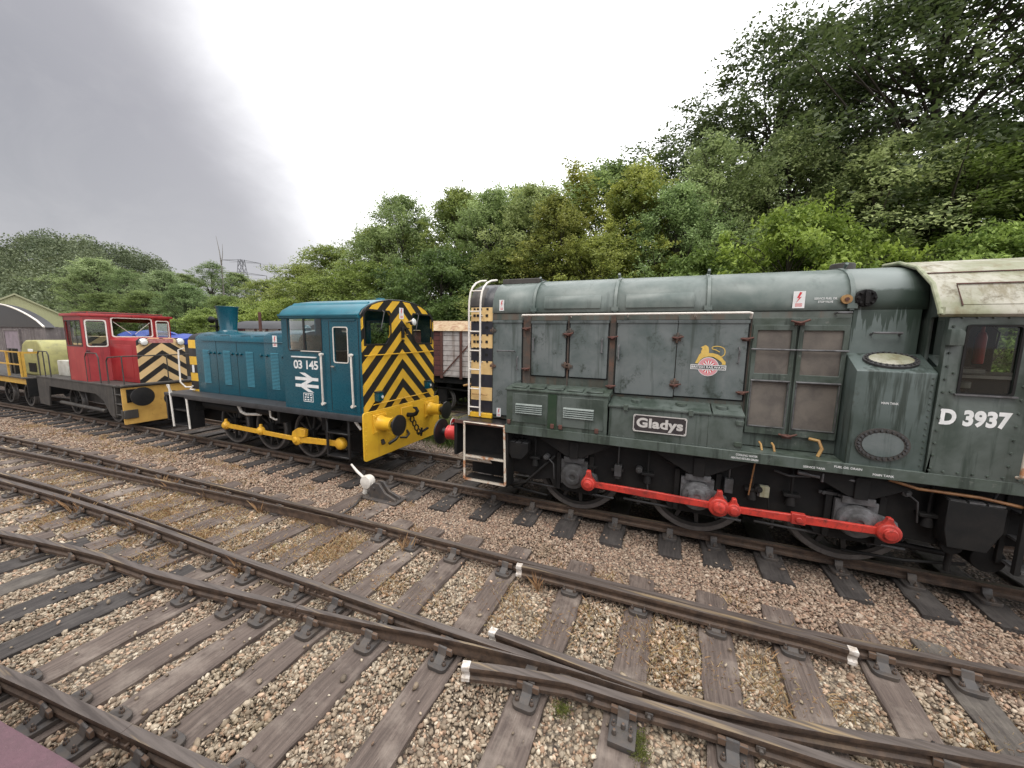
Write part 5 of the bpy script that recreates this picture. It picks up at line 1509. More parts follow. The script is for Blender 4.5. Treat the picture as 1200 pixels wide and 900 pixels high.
M['paleyellow'] = mat('faded_yellow_paint', (.66, .4, .1), .5, var=(.56, .32, .08), vs=3, dirt=(.24, .13, .05), dlo=.6, dhi=.75, ds=9, bump=.12)
mb.build('buffer_beam', M['paleyellow'], rl, bevel=.005)
for s in (-1, 1): buffer_set(rl, -14.95, ny(s * .87), .96, 1, M['under'], M['black'], .45, .27)
mb = MB(); mb.box(-15.1, -14.85, ny(-1.2), ny(1.2), 1.235, 1.29); mb.build('footplate', M['frame'], rl, bevel=.008)
# bonnet
mb = MB()
bp_ = [(ny(-.6), 1.27), (ny(-.6), 2.54), (ny(-.52), 2.62), (ny(.52), 2.62), (ny(.6), 2.54), (ny(.6), 1.27)]
mb.prism(bp_, 'x', -16.8, -15.24)
mb.box(-16.5, -15.5, ny(-.612), ny(-.59), 1.4, 2.4)
hd = mb.build('bonnet', M['red'], rl, bevel=.015, seg=2)
M['redchev'] = stripe_mat('bonnet_chevrons', 2.07, .40, .45, .8, (.74, .52, .26), (.02, .018, .018), RY)
mb = MB(); mb.sheet([[(a, b) for a, b in bp_]], east(-15.24), 0, .03); mb.build('bonnet_end', M['redchev'], hd, bevel=.004)
mb = MB(); mb.sheet([[(ny(-.32), 2.47), (ny(.3), 2.47), (ny(.3), 2.6), (ny(-.32), 2.6)]], east(-15.21), 0, .015); mb.build('nameplate', mat('faded_red_plate', (.42, .14, .13), .5, var=(.5, .25, .24), vs=14, vlo=.45, vhi=.6, bump=.1), hd)
for yy in (ny(-.45), ny(.47)):
    mb = MB(); mb.lathe((-15.21, yy, 2.5), 'x', [(.115, 0), (.115, .06), (.1, .08)], 20, 0); mb.lathe((-15.21, yy, 2.5), 'x', [(.095, .075), (.07, .095), (.001, .105)], 20, 1); mb.build('headlight', [M['chrome'], M['lens']], hd)
# cab with a three-faceted front
F = [(-18.1, -1.1), (-16.98, -1.1), (-16.8, -.555), (-16.8, .555), (-16.98, 1.1), (-18.1, 1.1)]
mb = MB()
def wallmap(a, b):
    d = Vector((b[0] - a[0], b[1] - a[1])); L = d.length; d /= L; n = Vector((d.y, -d.x))
    return L, (lambda u, v, w: (a[0] + d.x * u + n.x * (w - .03), ny(a[1] + d.y * u + n.y * (w - .03)), v))
holes = {0: [rr(.1, 1.04, 2.36, 3.1, .03, 3)], 1: [rr(.09, .49, 2.35, 3.12, .06, 4)], 2: [rr(.07, 1.04, 2.65, 3.21, .06, 4)], 3: [rr(.09, .49, 2.6, 3.15, .06, 4)], 4: [rr(.1, 1.04, 2.36, 3.1, .03, 3)], 5: [rr(.12, 2.08, 2.36, 3.1, .05, 4)]}
fm = MB(); gp = MB()
for i in range(6):
    a, b = F[i], F[(i + 1) % 6]
    L, mp = wallmap(a, b)
    mb.sheet([[(0, 1.26), (L, 1.26), (L, 3.26), (0, 3.26)]] + holes[i], mp, 0, .03, 0)
    h = holes[i][0]
    cx = sum(p[0] for p in h) / len(h); cz = sum(p[1] for p in h) / len(h)
    big = [(cx + (p[0] - cx) * 1.0 + .03 * (1 if p[0] > cx else -1), cz + (p[1] - cz) + .03 * (1 if p[1] > cz else -1)) for p in h]
    if i in (0, 4, 5): fm.sheet([big, h], mp, .03, .04, 1)
    else: fm.sheet([big, h], mp, .03, .045, 0)
    gp.sheet([h], mp, .015)
    if i == 0:
        for u in (.42, .72): fm.sheet([[(u - .012, 2.36), (u + .012, 2.36), (u + .012, 3.1), (u - .012, 3.1)]], mp, .02, .032, 1)
    if i == 2:
        for u0, u1, v0, v1 in ((.1, .5, 3.1, 2.72), (.6, 1.0, 2.72, 3.1)): fm.tube([mp(u0, v0, .05), mp(u1, v1, .05)], .007, n=5, m=0)
cab2 = mb.build('cab', M['red'], rl, bevel=.006)
fm.build('window_frame', [M['white'], M['frame']], cab2)
gp.build('window_pane', M['glass'], cab2)
mb = MB()
top2 = [(x + (.06 if x > -17.5 else -.06), y * 1.06) for x, y in F]
mb.prism([(x, ny(y)) for x, y in top2], 'z', 3.25, 3.33, 0)
mb.prism([(x + (-.1 if x > -17.5 else .1), ny(y * .8)) for x, y in top2], 'z', 3.33, 3.39, 1)
mb.build('cab_roof', [M['red'], M['frame']], cab2, bevel=.015, seg=2)
mb = MB(); L, mp = wallmap(F[1], F[2])
mb.tube([mp(.03, 2.2, .04), mp(.12, 2.2, .06)], .015, n=6); mb.sheet([[(.05, 1.3), (.06, 1.3), (.06, 3.18), (.05, 3.18)]], mp, .03, .034); mb.build('door_handle', M['black'], cab2)
mb = MB(); mb.box(-17.9, -17.2, ny(-.6), ny(.6), 1.3, 2.4); mb.build('control_desk', M['interior'], cab2)
def hoop(mb, x0, x1, y, z0, z1):
    mb.tube([(x0, y, z0), (x0, y, z1 - .12), (x0 + .1 * (1 if x1 > x0 else -1), y, z1), (x1 - .1 * (1 if x1 > x0 else -1), y, z1), (x1, y, z1 - .12), (x1, y, z0)], .018, n=8)
mb = MB()
hoop(mb, -17.0, -16.2, ny(-1.1), 1.26, 2.15)
mb.tube([(-15.8, ny(-1.08), 1.26), (-15.8, ny(-1.08), 1.95), (-15.7, ny(-1.08), 2.05), (-15.02, ny(-1.05), 2.1), (-15.0, ny(.9), 2.1), (-15.0, ny(1.0), 1.28)], .018, n=8)
for y in (-1.05, 0): mb.tube([(-15.01, ny(y), 1.28), (-15.01, ny(y), 2.1)], .016, n=8)
hoop(mb, -20.3, -19.5, ny(-1.1), 1.26, 2.1); mb.tube([(-19.9, ny(-1.1), 1.26), (-19.9, ny(-1.1), 2.08)], .016, n=8)
mb.build('handrail', M['frame'], rl)
mb = MB(); mb.prism(bp_, 'x', -19.2, -18.1); mb.build('bonnet', M['redchev'], rl, bevel=.015, seg=2)
mb = MB(); mb.box(-20.1, -19.25, ny(-.75), ny(.5), 1.26, 1.78); wb = mb.build('storage_box', mat('dirty_white', (.5, .49, .44), .6, var=(.36, .34, .28), vs=4, bump=.1), None, bevel=.03, seg=2)
tag(wb, 'dirty white box standing on the rear deck of the red locomotive', 'box')

# ------------------------------------------------------------------ yellow works wagon and what stands on it
WY = -.25
wg = thing('works_wagon', (-24, WY, 0), 'low yellow works wagon with hand rails behind the red locomotive', 'wagon')
yw = mat('wagon_yellow', (.55, .33, .05), .55, var=(.42, .24, .05), vs=3, dirt=(.16, .1, .05), dlo=.58, dhi=.75, ds=8, bump=.15)
mb = MB(); mb.box(-30, -20.95, WY - 1.15, WY + 1.15, .92, 1.12); mb.build('underframe', yw, wg, bevel=.01)
mb = MB(); mb.box(-30, -20.9, WY - 1.2, WY + 1.2, 1.125, 1.17); mb.build('deck', M['frame'], wg, bevel=.006)
mb = MB(); mb.box(-29.5, -21.4, WY - .6, WY + .6, .5, .92); mb.box(-20.98, -20.9, WY - 1.15, WY + 1.15, .5, 1.12); mb.build('frame', M['under'], wg)
for x in (-28.5, -26.8, -24.0, -22.2):
    for s in (-1, 1): wheel(wg, x, WY + s * .735, .43, .42, s, 9)
mb = MB()
for x in (-26.0, -25.0, -23.9, -23.6, -22.3, -21.2): mb.box(x - .03, x + .03, WY - 1.18, WY - 1.13, 1.1, 2.05)
for z in (2.03, 1.6): mb.box(-26.0, -21.2, WY - 1.17, WY - 1.13, z - .02, z + .02)
for x in (-23.9, -23.6): mb.box(x - .035, x + .035, WY - 1.2, WY - 1.14, .45, 1.2)
for z in (.5, .8): mb.box(-23.9, -23.6, WY - 1.2, WY - 1.14, z - .025, z + .025)
for a in (-1, 1): mb.box(-21.25, -21.17, WY + a * 1.1 - .04, WY + a * 1.1 + .04, 1.1, 2.05)
mb.box(-21.24, -21.18, WY - 1.1, WY + 1.1, 1.98, 2.04)
mb.build('hand_rail', yw, wg)
mb = MB(); mb.prism([(-22.5, 1.17), (-22.55, 2.05), (-22.4, 2.3), (-22.1, 2.43), (-21.2, 2.45), (-20.95, 2.33), (-20.8, 2.05), (-20.8, 1.17)], 'y', WY - .75, WY + .75)
tkm = mb.build('generator', mat('pale_green_yellow_paint', (.36, .34, .13), .55, var=(.25, .24, .1), vs=3, dirt=(.22, .2, .1), ds=6, bump=.1), None, bevel=.08, seg=3)
mb = MB(); mb.box(-22.0, -21.4, WY - .765, WY - .75, 1.3, 1.62); mb.build('grille', M['under'], tkm)
mb = MB(); mb.box(-21.9, -21.5, WY - .768, WY - .75, 2.02, 2.12); mb.build('white_highlight', M['letter'], tkm, bevel=.01)  # white box set on the cover as a painted highlight
tag(tkm, 'pale yellow-green rounded generator cover on the works wagon', 'generator')
mb = MB()
for x in (-23.3, -22.98): mb.box(x - .07, x + .07, WY - .85, WY - .72, 1.17, 2.1)
o = mb.build('post', M['black'], wg)

# ------------------------------------------------------------------ buildings on the far left
gw = mat('silvered_boards', (.2, .175, .17), .8, var=(.14, .12, .12), vs=2, streak=(.1, .085, .08), slo=.5, shi=.62, dirt=(.26, .23, .22), ds=5, bump=.3)
sh = thing('timber_shed', (-33, 4, 0), 'grey boarded timber shed with a curved dark roof behind the works wagon', 'shed')
x1, x0, ys = -30.2, -43.0, 1.9
mb = MB()
mb.box(x0, x1, ys, ys + 1.0, -.3, 2.92)
for i in range(64): mb.box(x0 + i * .2, x0 + i * .2 + .012, ys - .008, ys, -.2, 3.0)
mb.build('wall', gw, sh)
mb = MB()
n = 18; xm = (x0 + x1) / 2
arc = [(x1 + .25 - (x1 - x0 + .5) * i / n, 2.9 + 1.3 * math.sin(PI * i / n) ** .8) for i in range(n + 1)]
mb.prism(arc, 'y', ys - .05, ys + .3)
mb.build('roof', M['black'], sh)  # black front of the arc holds the gable's shade in its colour
mb = MB(); mb.tube([(a, ys - .1, b + .02) for a, b in arc], .045, n=6); mb.build('roof_edge', M['white'], sh)
dw = mat('mauve_door', (.27, .22, .25), .7, var=(.2, .165, .185), vs=3, bump=.15)
mb = MB(); mb.box(-35.2, -33.3, ys - .06, ys, -.2, 2.7); mb.build('door', dw, sh)
mb = MB()
for a, b, c, d in ((-35.3, -33.2, 2.7, 2.8), (-35.3, -35.2, -.2, 2.7), (-33.3, -33.2, -.2, 2.7)): mb.box(a, b, ys - .09, ys, c, d)
mb.build('door_frame', gw, sh)
og = thing('steel_shed', (0, 0, 0), 'pale olive steel shed with a low gable roof behind the timber shed', 'shed')
oc = mat('olive_cladding', (.36, .36, .2), .6, var=(.3, .3, .17), vs=.5, bump=.05)
mb = MB()
mb.prism([(0, -.5), (0, 4.1), (-3, 6.05), (-6, 4.1), (-6, -.5)], 'y', 0, 16)
for i in range(29):
    x = -.1 - i * .205; zt = 4.02 + 1.95 * (1 - abs(x + 3) / 3)
    mb.box(x - .09, x, -.03, 0, 0, zt)
mb.build('wall', oc, og)
mb = MB(); mb.prism([(.2, 3.97), (.2, 4.12), (-3, 6.22), (-6.2, 4.12), (-6.2, 3.97), (-3, 6.06)], 'y', -.25, 16.2); mb.build('roof', mat('pale_olive_roof', (.3, .3, .18), .5, bump=.05), og)
mb = MB(); mb.box(-2.1, -.5, -.06, -.03, 0, 3.0); mb.build('door', M['deck'], og)
mb = MB(); mb.box(.02, .3, -.3, 3, 2.75, 2.9); mb.build('lean_to', vr_ := mat('tan_canopy', (.4, .33, .2), .7, bump=.1), og)
og.location = (-59.7, 12, 0); og.rotation_euler[2] = R(72)

# ------------------------------------------------------------------ vans and sheeted load on the far track
vw = mat('flaking_white_boards', (.5, .46, .43), .75, var=(.35, .3, .28), vs=4, streak=(.2, .15, .12), slo=.56, shi=.66, dirt=(.16, .09, .07), dlo=.62, dhi=.74, ds=10, bump=.25)
vm = mat('maroon_boards', (.12, .04, .035), .75, var=(.08, .03, .028), vs=4, dirt=(.25, .2, .18), dlo=.62, dhi=.75, ds=9, bump=.2)
vr = mat('rusty_van_roof', (.42, .32, .2), .75, var=(.3, .19, .1), vs=3, streak=(.22, .1, .05), slo=.5, shi=.6, dirt=(.5, .42, .3), ds=7, bump=.15)
def van(x0, x1, y0, label, roofm, split):
    v = thing('goods_van', ((x0 + x1) / 2, y0 + 1.2, 0), label, 'goods van', 'vans on the far track')
    y1 = y0 + 2.4
    mb = MB(); mb.box(x0 + split, x1, y0, y1, 1.27, 3.0)
    for i in range(9): mb.box(x0 + split, x1, y0 - .004, y0, 1.3 + i * .19, 1.312 + i * .19, 1)
    mb.build('body', [vw, M['blackgap']], v)
    mb = MB(); mb.box(x0, x0 + split, y0, y1, 1.27, 3.0)
    for i in range(9): mb.box(x0, x0 + split, y0 - .004, y0, 1.3 + i * .19, 1.312 + i * .19, 1)
    mb.build('door', [vm, M['blackgap']], v)
    mb = MB(); n = 12
    mb.prism([(y0 - .08 + (y1 - y0 + .16) * i / n, 3.0 + .42 * math.sin(PI * i / n) ** .75) for i in range(n + 1)], 'x', x0 - .06, x1 + .06); mb.build('roof', roofm, v)
    mb = MB(); k = x0 + split
    while k < x1 + .01:
        mb.box(k - .05, k + .05, y0 - .05, y0 - .004, 1.2, 3.0); k += .85
    for a, b in ((x0 + split, x0 + split + 1.7), (x1 - .1, x1 - 1.7)):
        mb.add([(a - .04, y0 - .03, 1.3), (a + .04, y0 - .03, 1.3), (b + .04, y0 - .03, 3.0), (b - .04, y0 - .03, 3.0)], [(0, 1, 2, 3)])
    mb.build('iron_strap', M['rust'], v)
    mb = MB(); mb.box(x0, x1, y0 + .1, y1 - .1, 1.0, 1.27); mb.box(x0 + .9, x0 + 1.3, y0 + .3, y1 - .3, .2, 1.0); mb.box(x1 - 1.3, x1 - .9, y0 + .3, y1 - .3, .2, 1.0)
    for a in (x0 + 1.1, x1 - 1.1): mb.prism([(a - .5, .95), (a - .4, .8), (a, .72), (a + .4, .8), (a + .5, .95)], 'y', y0 + .3, y0 + .4)
    mb.tube([(x0 + .6, y0 + .3, .8), (x1 - .4, y0 + .3, .55)], .04, n=6)
    mb.build('underframe', M['under'], v)
    for a in (x0 + 1.1, x1 - 1.1):
        for s in (-1, 1): wheel(v, a, y0 + 1.2 + s * .735, .3, .48, s, 8)
    return v
van(-9.95, -4.2, 5.5, 'maroon and flaking white goods van with a rusty roof, seen between the two nearest engines', vr, 1.3)
van(-21.5, -15.8, 5.5, 'goods van mostly hidden behind the blue bonnet, only its grey roof showing', M['deck'], 1.3)
ft = thing('railway_track', (-10, 6.7, 0), 'overgrown far track carrying the goods vans', 'railway track')
for yy in (6.0, 7.4): rail_mb([(x, yy) for x in range(-40, 10, 2)], dz=-.17).build('rail', [M['rail'], M['railwhite']], ft)
x = -38
while x < 8:
    sleeper(ft, x, 5.45, x, 7.95, 'timberdark', [], z=-.21, chairs=False); x += .75
mb = MB(); mb.cyl((-18.1, 4.9, -.2), (-18.1, 4.9, 3.75), .07, .065, n=10); mb.box(-18.2, -18.0, 4.8, 5.0, -.25, .1)
tag(mb.build('post', M['rust'], None, bevel=.01), 'rusty brown post standing behind the blue bonnet', 'post')
tarp = mat('blue_tarpaulin', (.016, .04, .24), .45, var=(.025, .06, .32), vs=2.5, bump=.3, bs=9)
for x0, x1, z, lab in ((-26.9, -24.8, 2.78, 'crumpled blue tarpaulin over a load seen through the windscreen of the red locomotive'), (-23.9, -21.8, 2.62, 'blue sheeted load between the red cab and the blue chimney')):
    mb = MB(); nn = 14
    P = []
    for i in range(nn + 1):
        for j in range(9):
            u, v = i / nn, j / 8
            zz = z - .25 * abs(2 * v - 1) ** 3 + .06 * math.sin(u * 17 + v * 5) + .05 * math.sin(u * 7 + 2) - .5 * max(0, abs(2 * u - 1) - .8)
            P.append((x0 + (x1 - x0) * u, 3.3 + 1.8 * v, zz))
    mb.add(P, [(i * 9 + j, i * 9 + j + 1, (i + 1) * 9 + j + 1, (i + 1) * 9 + j) for i in range(nn) for j in range(8)], 0, True)
    ed = [i * 9 for i in range(nn + 1)]
    for e in ([i * 9 for i in range(nn + 1)], [i * 9 + 8 for i in range(nn + 1)], list(range(9)), list(range(nn * 9, nn * 9 + 9))):
        pts = [P[k] for k in e]; low = [(a, b, 2.2) for a, b, c in pts]
        m_ = len(pts); mb.add(pts + low, [(k, k + 1, m_ + k + 1, m_ + k) for k in range(m_ - 1)], 0, True)
    tp = tag(mb.build('tarpaulin', tarp, None), lab, 'tarpaulin')
    mb = MB(); mb.box(x0 + .05, x1 - .05, 3.35, 5.05, -.25, 2.3); mb.build('load', M['frame'], tp)

# ------------------------------------------------------------------ hand point lever
pl = thing('point_lever', (-5.55, -1.55, -.19), 'hand point lever with a white handle and weight beside the points', 'point lever')
mb = MB()
mb.prism([(-5.62, -.19), (-5.0, -.19), (-5.02, -.12), (-5.25, -.04), (-5.38, .12), (-5.5, .13), (-5.6, .02)], 'y', -1.6, -1.55)
mb.prism([(-5.62, -.19), (-5.0, -.19), (-5.02, -.12), (-5.25, -.04), (-5.38, .12), (-5.5, .13), (-5.6, .02)], 'y', -1.48, -1.43)
mb.box(-5.75, -4.95, -1.68, -1.35, -.2, -.165)
mb.cyl((-5.5, -1.62, .02), (-5.5, -1.4, .02), .03, n=10)
mb.tube([(-5.75, -1.65, -.15), (-5.6, -1.95, -.17), (-5.5, -2.5, -.17)], .022, n=8)
mb.build('frame', M['chair'], pl, bevel=.006)
mb = MB()
mb.tube([(-5.5, -1.515, .02), (-5.75, -1.515, .1), (-5.98, -1.515, .24), (-6.12, -1.515, .36)], [.03, .03, .026, .02], n=10)
mb.lathe((-5.72, -1.515, .08), 'y', [(.03, -.09), (.12, -.07), (.135, 0), (.12, .07), (.03, .09)], 22)
mb.tube([(-5.72, -1.515, .05), (-5.8, -1.515, -.16)], .05, n=10)
mb.build('lever', M['white'], pl)
# round red and white board on the far buffer
sg = thing('round_sign', (-4.75, .1, .98), 'round red sign with a white rim hanging at the buffers between the two nearest engines', 'sign')
mb = MB()
mb.sheet([circ(.04, .98, .115, None, 28)], east(-4.8), 0, .012, 0); mb.sheet([circ(.04, .98, .098, None, 28)], east(-4.8), .012, .015, 1)
mb.sheet([[(-.03, .965), (.11, .965), (.11, .995), (-.03, .995)]], east(-4.8), .015, .018, 0)
mb.build('disc', [M['letter'], M['signred']], sg)
mb = MB(); mb.cyl((-4.81, .04, .98), (-3.99, .04, .98), .02, n=8); mb.build('bracket', M['black'], sg)
# ------------------------------------------------------------------ trees
def leaf_mat(name, dark, light, trans=.42):
    t = NT(name)
    at = t.n('Attribute', attribute_name='tone').outputs['Fac']
    oc_ = t.n('ObjectInfo').outputs['Color']
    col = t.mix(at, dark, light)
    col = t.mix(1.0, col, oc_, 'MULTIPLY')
    d = t.n('BsdfPrincipled', {'Base Color': col, 'Roughness': .55, 'Specular IOR Level': .35})
    tr = t.n('BsdfTranslucent', {'Color': col})
    mx = t.n('MixShader', {0: trans, 1: d.outputs[0], 2: tr.outputs[0]})
    t.t.links.new(mx.outputs[0], t.out.inputs[0])
    return t.mat
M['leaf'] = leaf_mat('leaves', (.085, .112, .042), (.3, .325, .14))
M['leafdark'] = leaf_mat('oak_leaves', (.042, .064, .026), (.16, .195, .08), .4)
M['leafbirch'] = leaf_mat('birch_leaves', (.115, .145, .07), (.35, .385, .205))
M['bark'] = mat('tree_bark', (.06, .05, .042), .9, var=(.035, .03, .026), vs=6, bump=.6, bs=25)
M['barkpale'] = mat('pale_bark', (.22, .2, .18), .8, var=(.08, .07, .06), vs=7, bump=.4, bs=25)

def tree_meshes(seed, H, rad, t0, nclump, nleaf, lsize, csize, up_=0.0, droop=0.0, shape='oval', leafm='leaf', bark='bark', flat=.65, lobes=5, trunk=.022):
    """trunk + limbs as tubes, crown as leaf-sized faces gathered in clumps"""
    r = np.random.default_rng(seed); rd = random.Random(seed)
    lob = r.uniform(0, 2 * PI, 8)
    def R_(t, a):
        if shape == 'oval': b = math.sin(PI * min(1, max(0, (t - t0) / (1 - t0))) ** .75) ** .7
        elif shape == 'cone': b = (1 - (t - t0) / (1 - t0)) ** .75 * min(1, (t - t0) / .1 + .25)
        elif shape == 'bush': b = math.sqrt(max(0, 1 - ((t - .35) / .65) ** 2)) if t > .35 else .75 + .25 * t / .35
        else: b = 1
        w = 1 + .28 * math.sin(lobes * a + lob[0] + t * 6) + .2 * math.sin(2 * a + lob[1] - t * 9)
        return rad * b * w
    mb = MB()
    pts = []; x = y = 0
    nseg = 8
    for i in range(nseg + 1):
        z = H * .93 * i / nseg
        pts.append((x, y, z)); x += rd.gauss(0, H * .008); y += rd.gauss(0, H * .008)
    mb.tube(pts, [H * trunk * (1 - .92 * i / nseg) + .012 for i in range(nseg + 1)], n=7)
    C = []
    for i in range(nclump):
        t = t0 + (1 - t0) * (r.uniform() ** .85)
        a = r.uniform(0, 2 * PI)
        q = r.uniform() ** .42
        rr_ = R_(t, a) * q
        tz = t * H
        k = min(nseg - 1, int(t * .93 * nseg)); bx, by = pts[k][0], pts[k][1]
        c = np.array([bx + rr_ * math.cos(a), by + rr_ * math.sin(a), tz + up_ * rr_ * .4 - droop * rr_ * .3])
        C.append((c, q, t, a))
        if i % 3 == 0 and rr_ > .3:
            zb = max(.05 * H, tz - rr_ * (.55 + up_))
            k2 = min(nseg, max(0, int(zb / (H * .93) * nseg)))
            b0 = Vector(pts[k2]); e = Vector(c)
            m1 = b0.lerp(e, .5) + Vector((0, 0, .12 * rr_))
            r0 = H * .0075 * (1.15 - t)
            mb.tube([b0, m1, e, e + (e - m1) * .25], [r0 + .012, r0 * .6 + .008, .01, .004], n=5, caps=False)
    tm = mb.build('trunk', M[bark], None)
    tme = tm.data; bpy.data.objects.remove(tm)
    V, T = [], []
    for c, q, t, a in C:
        s = csize * r.uniform(.7, 1.35)
        K = int(r.integers(6, 11))
        out = np.array([math.cos(a), math.sin(a), 0])
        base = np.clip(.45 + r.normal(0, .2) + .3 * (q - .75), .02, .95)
        d = out * r.uniform(.1, 1.1, (K, 1)) + r.normal(0, .55, (K, 3)) + np.array([0, 0, .25 + up_ * 1.2 - droop * .5])
        d /= np.linalg.norm(d, axis=1)[:, None]
        d[:, 2] *= flat
        ln = s * r.uniform(.8, 1.9, K)
        o0 = r.normal(0, .3, (K, 3)) * s * np.array([1, 1, flat])
        m = max(4, int(nleaf * r.uniform(.6, 1.4) / K))
        u = r.uniform(.08, 1.0, (K, m))
        p = c + o0[:, None] + d[:, None] * (ln[:, None] * u)[..., None]
        p[..., 2] -= (.25 + droop * .9) * ln[:, None] * u ** 2 * .5
        p += r.normal(0, 1, (K, m, 3)) * np.array([1, 1, .6]) * (.045 + .16 * s * (1 - .55 * u))[..., None]
        p = p.reshape(-1, 3); M_ = len(p)
        n = r.normal(0, .75, (M_, 3)) + np.array([0, 0, 1.0]) + out * .25; n /= np.linalg.norm(n, axis=1)[:, None]
        tt = np.repeat(d, m, 0) * .8 + r.normal(0, .8, (M_, 3)); tt -= n * (tt * n).sum(1)[:, None]; tt /= np.linalg.norm(tt, axis=1)[:, None]
        b = np.cross(n, tt)
        L = lsize * r.uniform(.6, 1.35, (M_, 1)); W = L * .5
        V.append(np.stack([p - tt * L * .5, p + b * W * .5 - tt * L * .05, p + tt * L * .5, p - b * W * .5 - tt * L * .05], 1))
        tw = np.repeat(r.normal(0, .1, K), m)
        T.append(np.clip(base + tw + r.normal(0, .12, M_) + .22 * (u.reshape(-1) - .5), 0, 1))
    V = np.concatenate(V).reshape(-1, 3); T = np.concatenate(T)
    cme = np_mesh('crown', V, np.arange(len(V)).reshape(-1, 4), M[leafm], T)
    return tme, cme, H

PROTO = {
    'oak': tree_meshes(1, 20, 6.6, .18, 470, 120, .2, .95, shape='oval', leafm='leafdark', flat=.55, trunk=.02),
    'oakopen': tree_meshes(2, 20, 5.6, .18, 300, 110, .2, .85, up_=.2, shape='oval', leafm='leafdark', flat=.6, trunk=.016),
    'birch': tree_meshes(3, 12, 2.7, .08, 300, 130, .125, .5, up_=.1, droop=.5, shape='oval', leafm='leafbirch', bark='barkpale', flat=.8, trunk=.01),
    'willow': tree_meshes(4, 12, 2.9, .05, 330, 130, .135, .5, up_=.9, shape='oval', leafm='leafbirch', flat=1.0, trunk=.012),
    'ash': tree_meshes(5, 12, 2.9, .06, 310, 140, .15, .52, up_=.4, shape='oval', leafm='leaf', flat=.8, trunk=.012),
    'sallow': tree_meshes(6, 10, 3.0, .03, 310, 140, .145, .52, up_=.45, shape='bush', leafm='leaf', flat=.75, trunk=.012),
    'hazel': tree_meshes(7, 6, 3.1, .02, 290, 150, .15, .5, shape='bush', leafm='leaf', flat=.55, trunk=.012),
    'slim': tree_meshes(8, 12, 1.25, .08, 130, 90, .14, .42, up_=.8, shape='cone', leafm='leaf', flat=1.1, trunk=.008),
}
made = {}
def tree(kind, x, y, ztop, wid, col, label, group, name='tree', cat='tree'):
    tme, cme, H = PROTO[kind]
    z0 = float(terrain(x, y)) - .1
    o = thing(name, (x, y, z0), label, cat, group)
    s = (ztop - z0) / (H * 1.06)
    wz = {'oak': 6.6, 'oakopen': 5.6, 'birch': 2.7, 'willow': 2.9, 'ash': 2.9, 'sallow': 3.0, 'hazel': 3.1, 'slim': 1.25}[kind]
    sw = wid * (1.2 if group == GB else .8 if group == GL else 1.0) / (2 * wz)
    a = random.uniform(0, 2 * PI)
    for nm, me in (('trunk', tme), ('crown', cme)):
        c = link(bpy.data.objects.new(nm, me)); c.parent = o
        c.scale = (sw, sw, s); c.rotation_euler[2] = a
        kk = 1.15 if kind.startswith('oak') else 1.6 if kind in ('birch', 'willow') else 1.4
        col = (col[0] * .97, col[1], col[2] * .95)
        if group == GL: kk *= .88; col = (col[0] * .98, col[1], min(2, col[2] * 1.04))  # haze over the far trees put into a cooler leaf tint
        c.color = (col[0] * kk * 1.05, col[1] * kk, col[2] * kk, 1)
    return o
GB, GL = 'trees on the bank behind the engines', 'trees beyond the sheds'
N = (1, 1, 1)
